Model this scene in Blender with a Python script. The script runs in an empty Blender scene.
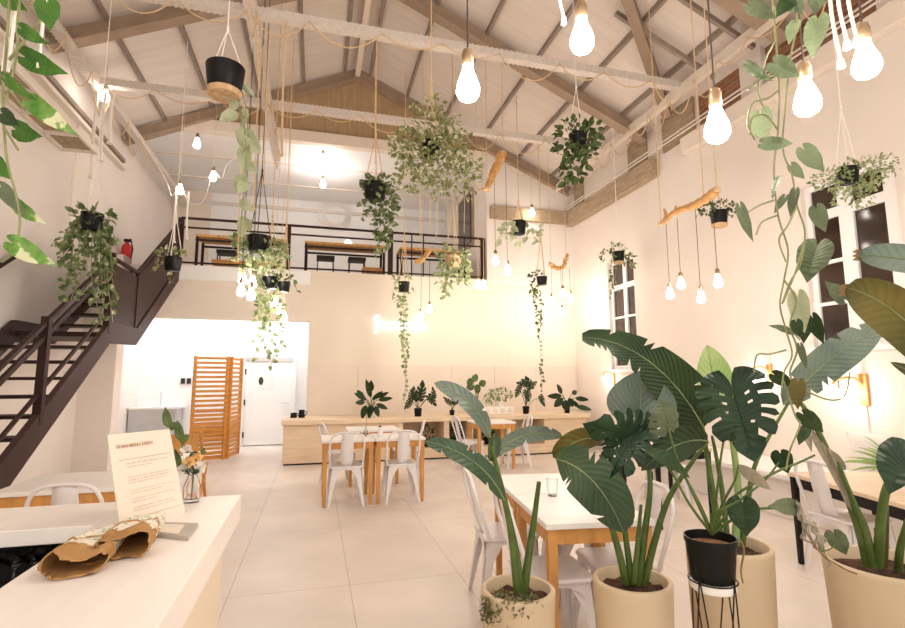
import bpy, math, random
from mathutils import Vector, Matrix, Quaternion
S = bpy.context.scene
COL = S.collection
PI = math.pi
rnd = random.Random(7)
V = Vector

# ------------------------------------------------------------------ camera
F, H = 508.2, 1.465
YAW, PITCH, ROLL = 0.2622, 0.12523, -0.0034
def cam_matrix():
    cy, sy = math.cos(YAW), math.sin(YAW)
    Rz = Matrix(((cy, -sy, 0), (sy, cy, 0), (0, 0, 1)))
    B = Matrix(((1, 0, 0), (0, 0, -1), (0, 1, 0)))
    cp, sp = math.cos(PITCH), math.sin(PITCH)
    Rx = Matrix(((1, 0, 0), (0, cp, sp), (0, -sp, cp)))
    cr, sr = math.cos(ROLL), math.sin(ROLL)
    return Matrix(((cr, -sr, 0), (sr, cr, 0), (0, 0, 1))) @ Rx @ B @ Rz
M = cam_matrix()                        # world -> (right, down, forward)
MT = M.transposed()
CAM = V((0, 0, H))
def ray(x, y): return MT @ V(((x - 452.5) / F, (y - 314) / F, 1))
def W(x, y, d): return CAM + ray(x, y) * d            # point at forward distance d
def AX(x, y, i, v):
    r = ray(x, y); return CAM + r * ((v - CAM[i]) / r[i])
def PX(x, y, v): return AX(x, y, 0, v)
def PY(x, y, v): return AX(x, y, 1, v)
def PZ(x, y, v): return AX(x, y, 2, v)
def depth(p): return (M @ (V(p) - CAM)).z
cd = bpy.data.cameras.new('camera'); cam = bpy.data.objects.new('camera', cd); COL.objects.link(cam)
cam.location = CAM
cam.matrix_world = Matrix.Translation(CAM) @ (MT @ Matrix(((1, 0, 0), (0, -1, 0), (0, 0, -1)))).to_4x4()
cd.sensor_fit = 'HORIZONTAL'; cd.sensor_width = 36; cd.lens = 36 * F / 905
cd.clip_start = 0.05; cd.clip_end = 100
S.camera = cam

# ------------------------------------------------------------------ materials
def new_mat(name):
    m = bpy.data.materials.new(name); m.use_nodes = True
    nt = m.node_tree; b = nt.nodes['Principled BSDF']
    return m, nt, b
def mat(name, col, rough=.6, metal=0, var=.06, scale=6, stretch=(1, 1, 1), bump=0, emit=None, estr=0, spec=.4):
    m, nt, b = new_mat(name)
    tc = nt.nodes.new('ShaderNodeTexCoord'); mp = nt.nodes.new('ShaderNodeMapping')
    mp.inputs['Scale'].default_value = stretch
    nt.links.new(tc.outputs['Object'], mp.inputs['Vector'])
    nz = nt.nodes.new('ShaderNodeTexNoise'); nz.inputs['Scale'].default_value = scale; nz.inputs['Detail'].default_value = 5
    nt.links.new(mp.outputs['Vector'], nz.inputs['Vector'])
    rp = nt.nodes.new('ShaderNodeValToRGB')
    rp.color_ramp.elements[0].position = .3; rp.color_ramp.elements[1].position = .7
    a = [max(0, c * (1 - var)) for c in col]; z = [min(1, c * (1 + var)) for c in col]
    rp.color_ramp.elements[0].color = (*a, 1); rp.color_ramp.elements[1].color = (*z, 1)
    nt.links.new(nz.outputs['Fac'], rp.inputs['Fac']); nt.links.new(rp.outputs['Color'], b.inputs['Base Color'])
    b.inputs['Roughness'].default_value = rough; b.inputs['Metallic'].default_value = metal
    b.inputs['Specular IOR Level'].default_value = spec
    if bump:
        bp = nt.nodes.new('ShaderNodeBump'); bp.inputs['Strength'].default_value = bump; bp.inputs['Distance'].default_value = .01
        nt.links.new(nz.outputs['Fac'], bp.inputs['Height']); nt.links.new(bp.outputs['Normal'], b.inputs['Normal'])
    if emit:
        b.inputs['Emission Color'].default_value = (*emit, 1); b.inputs['Emission Strength'].default_value = estr
    return m
def leafmat(name, c1, c2, scale=9, trans=.3, rough=.45, lo=.35, hi=.65, variegated=None):
    m, nt, b = new_mat(name)
    tc = nt.nodes.new('ShaderNodeTexCoord')
    nz = nt.nodes.new('ShaderNodeTexNoise'); nz.inputs['Scale'].default_value = scale; nz.inputs['Detail'].default_value = 4
    nt.links.new(tc.outputs['Object'], nz.inputs['Vector'])
    rp = nt.nodes.new('ShaderNodeValToRGB')
    rp.color_ramp.elements[0].position = lo; rp.color_ramp.elements[1].position = hi
    rp.color_ramp.elements[0].color = (*c1, 1); rp.color_ramp.elements[1].color = (*c2, 1)
    if variegated:
        e = rp.color_ramp.elements.new(min(.97, hi + .04)); e.color = (*variegated, 1)
    nt.links.new(nz.outputs['Fac'], rp.inputs['Fac']); nt.links.new(rp.outputs['Color'], b.inputs['Base Color'])
    b.inputs['Roughness'].default_value = rough; b.inputs['Specular IOR Level'].default_value = .35
    at = nt.nodes.new('ShaderNodeAttribute'); at.attribute_name = 'leaf_uv'
    sx = nt.nodes.new('ShaderNodeSeparateXYZ'); nt.links.new(at.outputs['Vector'], sx.inputs[0])
    def math_(op, a, b_):
        n = nt.nodes.new('ShaderNodeMath'); n.operation = op
        for i, q in enumerate((a, b_)):
            if q is None: continue
            if isinstance(q, (int, float)): n.inputs[i].default_value = q
            else: nt.links.new(q, n.inputs[i])
        return n.outputs[0]
    vein = math_('SINE', math_('MULTIPLY', math_('SUBTRACT', sx.outputs['X'], sx.outputs['Y']), 22), None)
    vr = nt.nodes.new('ShaderNodeMapRange'); vr.inputs['From Min'].default_value = .55; vr.inputs['From Max'].default_value = 1
    vr.inputs['To Min'].default_value = 0; vr.inputs['To Max'].default_value = .13; nt.links.new(vein, vr.inputs['Value'])
    hs = nt.nodes.new('ShaderNodeMix'); hs.data_type = 'RGBA'; nt.links.new(vr.outputs[0], hs.inputs['Factor'])
    nt.links.new(rp.outputs['Color'], hs.inputs[6]); hs.inputs[7].default_value = (*[min(1, q * 1.6 + .03) for q in c2], 1)
    nt.links.new(hs.outputs[2], b.inputs['Base Color'])
    bp = nt.nodes.new('ShaderNodeBump'); bp.inputs['Strength'].default_value = .25; bp.inputs['Distance'].default_value = .004
    nt.links.new(vein, bp.inputs['Height']); nt.links.new(bp.outputs['Normal'], b.inputs['Normal'])
    tr = nt.nodes.new('ShaderNodeBsdfTranslucent'); nt.links.new(rp.outputs['Color'], tr.inputs['Color'])
    mx = nt.nodes.new('ShaderNodeMixShader'); mx.inputs['Fac'].default_value = trans
    nt.links.new(b.outputs['BSDF'], mx.inputs[1]); nt.links.new(tr.outputs['BSDF'], mx.inputs[2])
    nt.links.new(mx.outputs['Shader'], nt.nodes['Material Output'].inputs['Surface'])
    return m
def glow(name, col, s):
    m, nt, b = new_mat(name)
    b.inputs['Base Color'].default_value = (1, 1, 1, 1)
    b.inputs['Emission Color'].default_value = (*col, 1); b.inputs['Emission Strength'].default_value = s
    return m
def glassmat(name, col=(1, 1, 1), rough=.02):
    m, nt, b = new_mat(name)
    b.inputs['Base Color'].default_value = (*col, 1); b.inputs['Roughness'].default_value = rough
    b.inputs['Transmission Weight'].default_value = 1; b.inputs['IOR'].default_value = 1.45
    return m
def floormat():
    m, nt, b = new_mat('large_pale_floor_tiles')
    tc = nt.nodes.new('ShaderNodeTexCoord')
    mp = nt.nodes.new('ShaderNodeMapping'); mp.inputs['Location'].default_value = (-.28 + .81 * 10, -5.375 + 1.47 * 10, 0)
    nt.links.new(tc.outputs['Object'], mp.inputs['Vector'])
    br = nt.nodes.new('ShaderNodeTexBrick')
    br.offset = 0; br.inputs['Scale'].default_value = 1; br.inputs['Brick Width'].default_value = .81; br.inputs['Row Height'].default_value = 1.47
    br.inputs['Mortar Size'].default_value = .004; br.inputs['Mortar Smooth'].default_value = .2
    br.inputs['Color1'].default_value = (.80, .715, .645, 1); br.inputs['Color2'].default_value = (.77, .685, .615, 1)
    br.inputs['Mortar'].default_value = (.56, .48, .41, 1)
    nt.links.new(mp.outputs['Vector'], br.inputs['Vector'])
    nz = nt.nodes.new('ShaderNodeTexNoise'); nz.inputs['Scale'].default_value = 1.6; nz.inputs['Detail'].default_value = 6
    nt.links.new(tc.outputs['Object'], nz.inputs['Vector'])
    mr = nt.nodes.new('ShaderNodeMapRange'); mr.inputs['From Min'].default_value = .3; mr.inputs['From Max'].default_value = .7
    mr.inputs['To Min'].default_value = .9; mr.inputs['To Max'].default_value = 1.06
    nt.links.new(nz.outputs['Fac'], mr.inputs['Value'])
    mx = nt.nodes.new('ShaderNodeMix'); mx.data_type = 'RGBA'; mx.blend_type = 'MULTIPLY'; mx.inputs['Factor'].default_value = 1
    nt.links.new(br.outputs['Color'], mx.inputs[6]); nt.links.new(mr.outputs['Result'], mx.inputs[7])
    nt.links.new(mx.outputs[2], b.inputs['Base Color'])
    b.inputs['Roughness'].default_value = .38; b.inputs['Specular IOR Level'].default_value = .35
    return m
def brickmat():
    m, nt, b = new_mat('old_red_brick')
    tc = nt.nodes.new('ShaderNodeTexCoord'); mp = nt.nodes.new('ShaderNodeMapping')
    mp.inputs['Rotation'].default_value = (PI / 2, 0, PI / 2)
    sx = nt.nodes.new('ShaderNodeSeparateXYZ'); cx = nt.nodes.new('ShaderNodeCombineXYZ')
    nt.links.new(tc.outputs['Object'], sx.inputs[0]); nt.links.new(sx.outputs['Y'], cx.inputs['X']); nt.links.new(sx.outputs['Z'], cx.inputs['Y'])
    br = nt.nodes.new('ShaderNodeTexBrick'); br.inputs['Scale'].default_value = 1; br.inputs['Brick Width'].default_value = .2; br.inputs['Row Height'].default_value = .07
    br.inputs['Mortar Size'].default_value = .012
    br.inputs['Color1'].default_value = (.22, .07, .03, 1); br.inputs['Color2'].default_value = (.34, .14, .06, 1); br.inputs['Mortar'].default_value = (.3, .2, .14, 1)
    nt.links.new(cx.outputs[0], br.inputs['Vector']); nt.links.new(br.outputs['Color'], b.inputs['Base Color'])
    b.inputs['Roughness'].default_value = .9
    return m
def monsteramat(name, c1, c2): return leafmat(name, c1, c2, scale=5, trans=.2, rough=.3)

m_wall = mat('warm_white_plaster', (.80, .74, .69), .85, var=.025, scale=1.3, bump=.05)
m_wall_r = mat('peach_white_plaster', (.80, .72, .655), .85, var=.035, scale=.9, bump=.05)
m_cream = mat('cream_plaster', (.80, .715, .60), .8, var=.02, scale=.8)
m_panel = mat('beige_cement_board', (.78, .68, .58), .7, var=.05, scale=1.1)
m_white = mat('white_paint', (.88, .87, .86), .6, var=.01)
m_fascia = mat('pale_beige_fascia', (.80, .71, .62), .8, var=.02)
m_roof = mat('pale_corrugated_roof', (.74, .66, .60), .7, var=.05, scale=2, stretch=(.3, 6, 1))
m_beam = mat('silver_steel_lattice', (.72, .65, .59), .5, var=.08, scale=22, metal=.1)
m_rafter = mat('brown_painted_steel', (.36, .26, .185), .6, var=.12, scale=4)
m_purlin = mat('dark_purlin_steel', (.30, .24, .20), .6, var=.1)
m_timber = mat('weathered_timber', (.40, .30, .20), .8, var=.25, scale=5, stretch=(6, .8, 6), bump=.2)
m_gable = mat('brown_gable_board', (.42, .29, .16), .75, var=.15, scale=3, stretch=(5, 1, .6))
m_brick = brickmat()
m_floor = floormat()
m_stair = mat('dark_brown_steel', (.030, .012, .010), .5, var=.15, scale=5, spec=.2)
m_stair_grey = mat('grey_brown_stringer_steel', (.050, .026, .023), .5, var=.15, scale=5, spec=.2)
m_black = mat('black_metal', (.006, .0055, .0055), .45, var=.2, spec=.25)
m_dark = mat('dark_charcoal', (.03, .026, .024), .6, var=.2)
m_wood = mat('orange_pine', (.62, .30, .085), .5, var=.16, scale=5, stretch=(5, 5, 1))
m_screen = mat('orange_stained_wood', (.62, .27, .05), .5, var=.18, scale=5, stretch=(1, 1, 6))
m_paleply = mat('pale_plywood', (.76, .60, .43), .55, var=.08, scale=3, stretch=(1, 5, 9))
m_top = mat('white_laminate', (.86, .83, .80), .35, var=.015)
m_bar = mat('whitewashed_bar_top', (.86, .80, .75), .45, var=.03, scale=3, stretch=(7, 1, 7))
m_barside = mat('cream_bar_panel', (.80, .68, .54), .55, var=.04, scale=3)
m_chair = mat('white_powdercoat', (.80, .77, .78), .38, var=.015, spec=.5)
m_pot = mat('sandy_stone_planter', (.62, .49, .33), .6, var=.12, scale=3, stretch=(1, 1, .5), bump=.06)
m_soil = mat('dark_brown_soil', (.07, .035, .02), .95, var=.6, scale=40, bump=1)
m_blackpot = mat('black_plastic_pot', (.006, .0055, .0055), .4, var=.1, spec=.2)
m_cork = mat('cork_base', (.55, .36, .2), .8, var=.25, scale=30)
m_rope = mat('natural_jute_rope', (.70, .50, .28), .9, var=.15, scale=60)
m_white_rope = mat('white_cotton_cord', (.86, .80, .74), .9, var=.06, scale=60)
m_cord = mat('dark_lamp_cord', (.05, .035, .025), .7, var=.1)
m_brass = mat('aged_brass_socket', (.32, .22, .13), .4, metal=.6, var=.15)
m_drift = mat('golden_driftwood', (.62, .34, .12), .7, var=.25, scale=14, stretch=(1, 1, 1), bump=.4)
m_kraft = mat('brown_kraft_paper', (.42, .23, .085), .85, var=.2, scale=14, bump=.5)
m_paper = mat('cream_paper', (.76, .67, .57), .7, var=.01)
m_ink = mat('brown_ink', (.42, .27, .17), .8, var=.05)
m_fire = mat('red_enamel', (.6, .03, .02), .35, var=.05)
m_steel = mat('brushed_steel', (.55, .56, .57), .35, metal=.6, var=.05)
m_night = mat('dark_night_glass', (.045, .028, .022), .06, var=.5, scale=2, spec=.6)
m_stem = leafmat('green_stem', (.055, .10, .02), (.12, .18, .045), trans=.05)
m_vinestem = mat('pale_vine_stem', (.24, .25, .11), .6, var=.2, scale=20)
m_brownstem = mat('dry_brown_stem', (.23, .14, .06), .8, var=.3, scale=20)
m_banana = leafmat('banana_leaf_green', (.022, .052, .026), (.060, .105, .052), scale=5, trans=.12, rough=.3)
m_banana_pale = leafmat('pale_blue_green_leaf', (.085, .125, .095), (.17, .215, .17), scale=5, trans=.2, rough=.3)
m_banana_dark = leafmat('dark_leaf_green', (.008, .022, .007), (.028, .060, .016), scale=4, trans=.12, rough=.3)
m_olive = leafmat('olive_leaf', (.055, .060, .012), (.15, .125, .030), scale=5, trans=.2)
m_lime = leafmat('light_lime_leaf', (.28, .42, .14), (.42, .55, .24), scale=5, trans=.4)
m_monstera = monsteramat('monstera_leaf', (.008, .026, .012), (.022, .056, .022))
m_heart = leafmat('heart_leaf_green', (.075, .105, .055), (.155, .19, .11), scale=7, trans=.3)
m_heart_pale = leafmat('pale_heart_leaf', (.36, .42, .25), (.52, .56, .38), scale=7, trans=.4)
m_heart_dark = leafmat('dark_heart_leaf', (.012, .036, .008), (.035, .07, .018), scale=7, trans=.2)
m_pothos = leafmat('bright_pothos_leaf', (.03, .12, .010), (.09, .22, .03), scale=12, trans=.3, rough=.3)
m_pothos_v = leafmat('variegated_pothos_leaf', (.07, .22, .025), (.20, .38, .09), scale=22, trans=.35, rough=.3, hi=.55, variegated=(.72, .74, .48))
m_fol_green = leafmat('mid_green_foliage', (.022, .050, .012), (.13, .19, .06), scale=14, trans=.25)
m_fol_mid = leafmat('soft_green_foliage', (.04, .075, .022), (.24, .30, .13), scale=14, trans=.3, variegated=(.62, .64, .48), hi=.6)
m_fol_pale = leafmat('pale_green_foliage', (.14, .20, .07), (.48, .54, .30), scale=14, trans=.35)
m_fol_var = leafmat('creamy_variegated_foliage', (.15, .18, .06), (.36, .38, .17), scale=14, trans=.35, hi=.56, variegated=(.74, .72, .52))
m_dry = leafmat('dry_grey_leaf', (.24, .21, .15), (.42, .38, .29), scale=9, trans=.2, rough=.8)
m_petal_w = mat('white_petals', (.85, .80, .72), .6); m_petal_y = mat('peach_petals', (.85, .55, .22), .6)
m_bulb = glow('warm_bulb_glow', (1, .88, .77), 80)
m_bulb_far = glow('warm_small_bulb_glow', (1, .88, .77), 45)
m_bulb_loft = glow('bright_loft_bulb_glow', (1, .93, .88), 120)
m_bulb_dim = glow('string_bulb_glow', (1, .90, .80), 16)
m_neon = glow('white_neon_tube', (.9, .93, 1), 2.2)
m_ledstrip = glow('cool_white_kitchen_light', (.95, .97, 1), 16)
m_shade = glow('lit_lamp_shade', (1, .7, .35), 6)
m_glass = glassmat('clear_glass', rough=.05)
m_water = glassmat('water_glass', (.95, .98, .96))

# ------------------------------------------------------------------ mesh builder
class MB:
    def __init__(s): s.v = []; s.f = []; s.uv = {}
    def add(s, vs, fs):
        n = len(s.v); s.v += [V(p) for p in vs]; s.f += [tuple(i + n for i in q) for q in fs]; return s
    def box(s, x0, x1, y0, y1, z0, z1, rot=None, piv=None):
        vs = [V((x, y, z)) for z in (z0, z1) for y in (y0, y1) for x in (x0, x1)]
        if rot:
            piv = V(piv) if piv is not None else V(((x0 + x1) / 2, (y0 + y1) / 2, (z0 + z1) / 2))
            vs = [rot @ (p - piv) + piv for p in vs]
        return s.add(vs, [(0, 2, 3, 1), (4, 5, 7, 6), (0, 1, 5, 4), (2, 6, 7, 3), (0, 4, 6, 2), (1, 3, 7, 5)])
    def bar(s, a, b, w, h, up=(0, 0, 1)):
        a, b = V(a), V(b); t = (b - a).normalized(); up = V(up)
        sd = t.cross(up); sd = sd.normalized() if sd.length > 1e-5 else V((1, 0, 0))
        u = sd.cross(t)
        vs = [p + sd * w / 2 * i + u * h / 2 * j for p in (a, b) for j in (-1, 1) for i in (-1, 1)]
        return s.add(vs, [(0, 1, 3, 2), (4, 6, 7, 5), (0, 4, 5, 1), (2, 3, 7, 6), (0, 2, 6, 4), (1, 5, 7, 3)])
    def prism(s, poly, axis, a, b):                # polygon in the two other axes, extruded
        def mk(p, c):
            return V((c, p[0], p[1])) if axis == 0 else V((p[0], c, p[1])) if axis == 1 else V((p[0], p[1], c))
        n = len(poly)
        return s.add([mk(p, a) for p in poly] + [mk(p, b) for p in poly],
                     [tuple(range(n))[::-1], tuple(range(n, 2 * n))] + [(i, (i + 1) % n, (i + 1) % n + n, i + n) for i in range(n)])
    def tube(s, pts, r, n=6, closed=False):
        pts = [V(p) for p in pts]; k = len(pts)
        if k < 2: return s
        rs = r if isinstance(r, (list, tuple)) else [r] * k
        vs = []; pu = None
        for i, p in enumerate(pts):
            t = (pts[(i + 1) % k] - pts[i - 1]) if closed else pts[min(i + 1, k - 1)] - pts[max(i - 1, 0)]
            t = t.normalized() if t.length > 1e-9 else V((0, 0, 1))
            if pu is None:
                pu = t.orthogonal().normalized()
            else:
                pu = pu - t * pu.dot(t); pu = pu.normalized() if pu.length > 1e-6 else t.orthogonal().normalized()
            w = t.cross(pu)
            for j in range(n):
                a = 2 * PI * j / n; vs.append(p + (pu * math.cos(a) + w * math.sin(a)) * rs[i])
        fs = []
        for i in range(k if closed else k - 1):
            for j in range(n):
                a = i * n + j; b = i * n + (j + 1) % n; c = ((i + 1) % k) * n
                fs.append((a, b, c + (j + 1) % n, c + j))
        if not closed: fs += [tuple(range(n))[::-1], tuple(range((k - 1) * n, k * n))]
        return s.add(vs, fs)
    def lathe(s, prof, c, n=28, cap=True):
        c = V(c); vs = []; fs = []; k = len(prof)
        for r, z in prof:
            for j in range(n):
                a = 2 * PI * j / n; vs.append(c + V((r * math.cos(a), r * math.sin(a), z)))
        for i in range(k - 1):
            for j in range(n): fs.append((i * n + j, i * n + (j + 1) % n, (i + 1) * n + (j + 1) % n, (i + 1) * n + j))
        if cap: fs += [tuple(range(n))[::-1], tuple(range((k - 1) * n, k * n))]
        return s.add(vs, fs)
    def build(s, name, m, parent=None, smooth=False, bevel=0, solid=0):
        o0 = parent_origin(parent) if parent else V((0, 0, 0))
        me = bpy.data.meshes.new(name)
        me.from_pydata([tuple(p - o0) for p in s.v], [], s.f); me.update()
        if smooth:
            me.polygons.foreach_set('use_smooth', [True] * len(me.polygons))
            if hasattr(me, 'set_sharp_from_angle'): me.set_sharp_from_angle(angle=math.radians(50))
        if s.uv:                                     # lengthwise / sideways position on a leaf, drives its veins
            at_ = me.attributes.new('leaf_uv', 'FLOAT_VECTOR', 'POINT')
            for i, u in s.uv.items(): at_.data[i].vector = (u[0], u[1], 0)
        me.materials.append(m)
        o = bpy.data.objects.new(name, me); COL.objects.link(o)
        if parent: o.parent = parent
        if solid:
            md = o.modifiers.new('solid', 'SOLIDIFY'); md.thickness = solid; md.offset = 0
        if bevel:
            md = o.modifiers.new('bevel', 'BEVEL'); md.width = bevel; md.segments = 2; md.limit_method = 'ANGLE'
        return o
def parent_origin(o):
    p = V((0, 0, 0))
    while o: p += V(o.location); o = o.parent
    return p
def tag(o, label, cat, group=None, kind=None):
    o['label'] = label; o['category'] = cat
    if group: o['group'] = group
    if kind: o['kind'] = kind
    return o
def thing(name, label, cat, loc=(0, 0, 0), group=None):
    o = bpy.data.objects.new(name, None); COL.objects.link(o); o.location = loc; o.empty_display_size = .1
    return tag(o, label, cat, group)
def struct(name, mb, m, parent=None, **k):
    o = mb.build(name, m, parent, **k)
    if not parent: o['kind'] = 'structure'
    return o
def copy_tree(o, parent=None):
    c = o.copy(); COL.objects.link(c)
    if parent: c.parent = parent
    for ch in list(o.children): copy_tree(ch, c)
    return c
def spline(pts, n=8):
    pts = [V(p) for p in pts]; out = []
    for i in range(len(pts) - 1):
        p0 = pts[max(i - 1, 0)]; p1 = pts[i]; p2 = pts[i + 1]; p3 = pts[min(i + 2, len(pts) - 1)]
        for k in range(n):
            t = k / n
            out.append(.5 * ((2 * p1) + (p2 - p0) * t + (2 * p0 - 5 * p1 + 4 * p2 - p3) * t * t + (3 * p1 - p0 - 3 * p2 + p3) * t ** 3))
    out.append(pts[-1]); return out
def lerp(a, b, t): return a + (b - a) * t

# ------------------------------------------------------------------ leaves
def prof_lance(t): return max(.0, math.sin(PI * min(1, t) ** .85)) ** .75
def prof_paddle(t): return max(0, 1 - abs(2 * t - 1) ** 2.6) ** .6
def prof_heart(t): return (.62 + .38 * math.sin(PI * min(1, t * 1.5 + .18))) * max(0, 1 - t ** 2.2) ** .8 if t < 1 else 0
def lamina(mb, a, b, w, nh, sag=V((0, 0, 0)), prof=prof_lance, fold=.15, nu=12, heart=0, wav=0, tears=0, rg=rnd, curl=0):
    """a leaf blade along a bent midrib from a to b"""
    a, b = V(a), V(b); m = (a + b) / 2 + V(sag); L = (b - a).length
    rows = []; vv = (-1, -.55, 0, .55, 1)
    ph = rg.random() * 6
    for i in range(nu + 1):
        t = i / nu
        p = a * (1 - t) ** 2 + m * 2 * t * (1 - t) + b * t * t
        tg = ((m - a) * (1 - t) + (b - m) * t).normalized()
        sd = tg.cross(nh); sd = sd.normalized() if sd.length > 1e-5 else tg.orthogonal().normalized()
        nn = sd.cross(tg); hw = w / 2 * prof(t)
        row = []
        for v in vv:
            q = p + sd * hw * v + nn * (fold * hw * abs(v) - curl * hw * v * v) + nn * wav * w * math.sin(ph + t * 11 + v * 2) * abs(v)
            if heart: q -= tg * heart * L * abs(v) * (1 - t) ** 3
            row.append(q)
        rows.append(row)
    n0 = len(mb.v)
    for r in rows: mb.v += r
    for i in range(nu + 1):
        for j, v in enumerate(vv): mb.uv[n0 + i * 5 + j] = (i / nu * (b - a).length * 9, abs(v) * w * 5)
    tr = [set(), set()]
    for s_ in (0, 1):
        for _ in range(tears): tr[s_].add(rg.randrange(int(nu * .2), int(nu * .92)))
    for i in range(nu):
        for j in range(4):
            A = n0 + i * 5 + j; q = (A, A + 1, A + 6, A + 5)
            side = 0 if j < 2 else 1
            if i in tr[side] and j in (0, 3):
                # a tear: the margin ends in two points with a wedge missing
                if j == 0: mb.f.append((A, A + 1, A + 6))
                else: mb.f.append((A, A + 1, A + 5))
            else: mb.f.append(q)
    return mb
def midrib(mb, a, b, sag, r): 
    a, b = V(a), V(b); m = (a + b) / 2 + V(sag)
    mb.tube([a * (1 - t) ** 2 + m * 2 * t * (1 - t) + b * t * t for t in [i / 8 for i in range(9)]], [r * (1 - .8 * i / 8) for i in range(9)], 5)
def monstera_blade(mb, at, tip, w, nh, slots=6, bend=.12, rg=rnd, depth_in=.42, N=72, R=8, point=.06, fold=.08):
    """heart shaped blade; with slots it is cut from the margin half way to the midrib"""
    at, tip = V(at), V(tip); ax = (tip - at); L = ax.length; ax.normalize()
    sd = ax.cross(nh).normalized(); nn = sd.cross(ax)
    n0 = len(mb.v)
    sl = set(); holes = set(); near = {}
    for s_ in (-1, 1):
        for k in range(slots):
            a = .45 + k * (1.85 / slots) + rg.uniform(-.06, .06)
            i0 = int(round((s_ * a + PI) / (2 * PI) * N)) % N
            sl.add(i0)
            for d_ in (0, 1): near[(i0 + d_) % N] = 1
            if rg.random() < .6: holes.add((i0 + 2) % N)
    for i in range(N):
        phi = -PI + 2 * PI * i / N; c = abs(phi) / PI; sg = 1 if phi > 0 else -1
        if c < .5: r = 1 - .30 * math.sin(c * PI) ** 1.2 - .08
        else: r = .62 - .20 * ((c - .5) / .5) ** 1.5
        r += (.08 + point) * max(0, 1 - c / .10) ** 1.5
        if c > .92: r *= .40 + .60 * (1 - c) / .08
        if i in near: r *= .90
        bx0, by0 = math.cos(phi) * r * L, math.sin(phi) * r * w * .70
        ox = .66 * L * max(0, 1 - c / .62)
        for k in range(R + 1):
            t = k / R
            x = lerp(ox, bx0, t) + (.07 * L * math.sin(t * PI) * (-1 if c > .12 else 0)); y = by0 * t
            rr = (y / (w * .5)); q = at + ax * x + sd * y - nn * (bend * w * rr * rr + .12 * L * (x / L) ** 2) + nn * w * (fold * abs(rr) + .03 * math.sin(phi * 9) * t * t)
            mb.uv[len(mb.v)] = (c * 5 if slots else c * 3, t * .4); mb.v.append(q)
    for i in range(N):
        j = (i + 1) % N
        for k in range(R):
            if i in sl and k >= R * depth_in: continue
            if slots and i in holes and k == 2: continue
            mb.f.append((n0 + i * (R + 1) + k, n0 + i * (R + 1) + k + 1, n0 + j * (R + 1) + k + 1, n0 + j * (R + 1) + k))
    return mb
def heart_blade(mb, a, b, w, nh, rg=rnd):
    a, b = V(a), V(b)
    return monstera_blade(mb, lerp(a, b, .22), b, w * 1.02, nh, 0, .14, rg, N=30, R=4, point=.12, fold=.16)
def prof_taper(t): return min(1, t * 9) ** .5 * (1 - .80 * t ** 1.1) if t < .97 else .12
def small_leaf(mb, p, d, nrm, L, w):
    d = d.normalized(); sd = d.cross(nrm); sd = sd.normalized() if sd.length > 1e-4 else d.orthogonal().normalized()
    up = sd.cross(d); n = len(mb.v)
    mb.v += [p, p + d * L * .3 - sd * w * .5 + up * w * .12, p + d * L * .7 - sd * w * .36 + up * w * .05, p + d * L - up * w * .12,
             p + d * L * .7 + sd * w * .36 + up * w * .05, p + d * L * .3 + sd * w * .5 + up * w * .12, p + d * L * .5 - up * w * .06]
    mb.f += [(n, n + 6, n + 1), (n + 1, n + 6, n + 2), (n + 2, n + 6, n + 3), (n + 3, n + 6, n + 4), (n + 4, n + 6, n + 5), (n + 5, n + 6, n)]
def rdir(rg, up=0):
    while 1:
        v = V((rg.uniform(-1, 1), rg.uniform(-1, 1), rg.uniform(-1, 1)))
        if .05 < v.length < 1:
            v.normalize(); v.z += up; return v.normalized()
def bush(mb, c, rx, ry, rz, n, L, rg, up=0.1, shell=.35):
    for _ in range(n):
        d = rdir(rg); r = rg.uniform(shell, 1) ** .6
        p = V(c) + V((d.x * rx * r, d.y * ry * r, d.z * rz * r))
        o = (d + rdir(rg) * .9).normalized(); o.z += up; s = rg.uniform(.65, 1.25)
        small_leaf(mb, p, o, rdir(rg, .8), L * s, L * s * .62)
def strand(ml, ms, pts, L, rg, per=1.0, r=.004, out=.6):
    pts = spline(pts, 6); ms.tube(pts, r, 4)
    acc = 0
    for i in range(len(pts) - 1):
        seg = pts[i + 1] - pts[i]; acc += seg.length
        while acc > L * .55 / per:
            acc -= L * .55 / per
            o = rdir(rg); o.z = -abs(o.z) * .8 - .15; o = (o + V((0, 0, -.2))).normalized(); s = rg.uniform(.6, 1.2)
            q = pts[i] + rdir(rg) * L * .25 * out
            small_leaf(ml, q, o, (V((0, -1, .5)) + rdir(rg) * .7), L * s, L * s * .7)
def tocam(p): return (CAM - V(p)).normalized()

# ------------------------------------------------------------------ room shell
XR, XL, YB, YL = 5.64, -3.6, 10.3, 14.0         # right wall, left wall, back wall, loft back wall
Y0 = -1.2
struct('floor', MB().box(-4.2, 6.2, Y0, 14.4, -.12, 0), m_floor)
def roof_z(x, off=0): return 8.05 - (.44 * (x - .68) if x > .68 else .46 * (.68 - x)) - off
for nm, x0, x1 in (('ceiling', .68, 6.05), ('ceiling_left', .68, -4.0)):
    b = MB()
    n = 2
    vs = []
    for y in (Y0, YB + .1):
        for x in (x0, x1):
            for dz in (0, .05): vs.append((x, y, roof_z(x) + dz))
    b.add(vs, [(0, 2, 6, 4), (1, 5, 7, 3), (0, 1, 3, 2), (4, 6, 7, 5), (0, 4, 5, 1), (2, 3, 7, 6)])
    struct(nm, b, m_roof)
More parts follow.
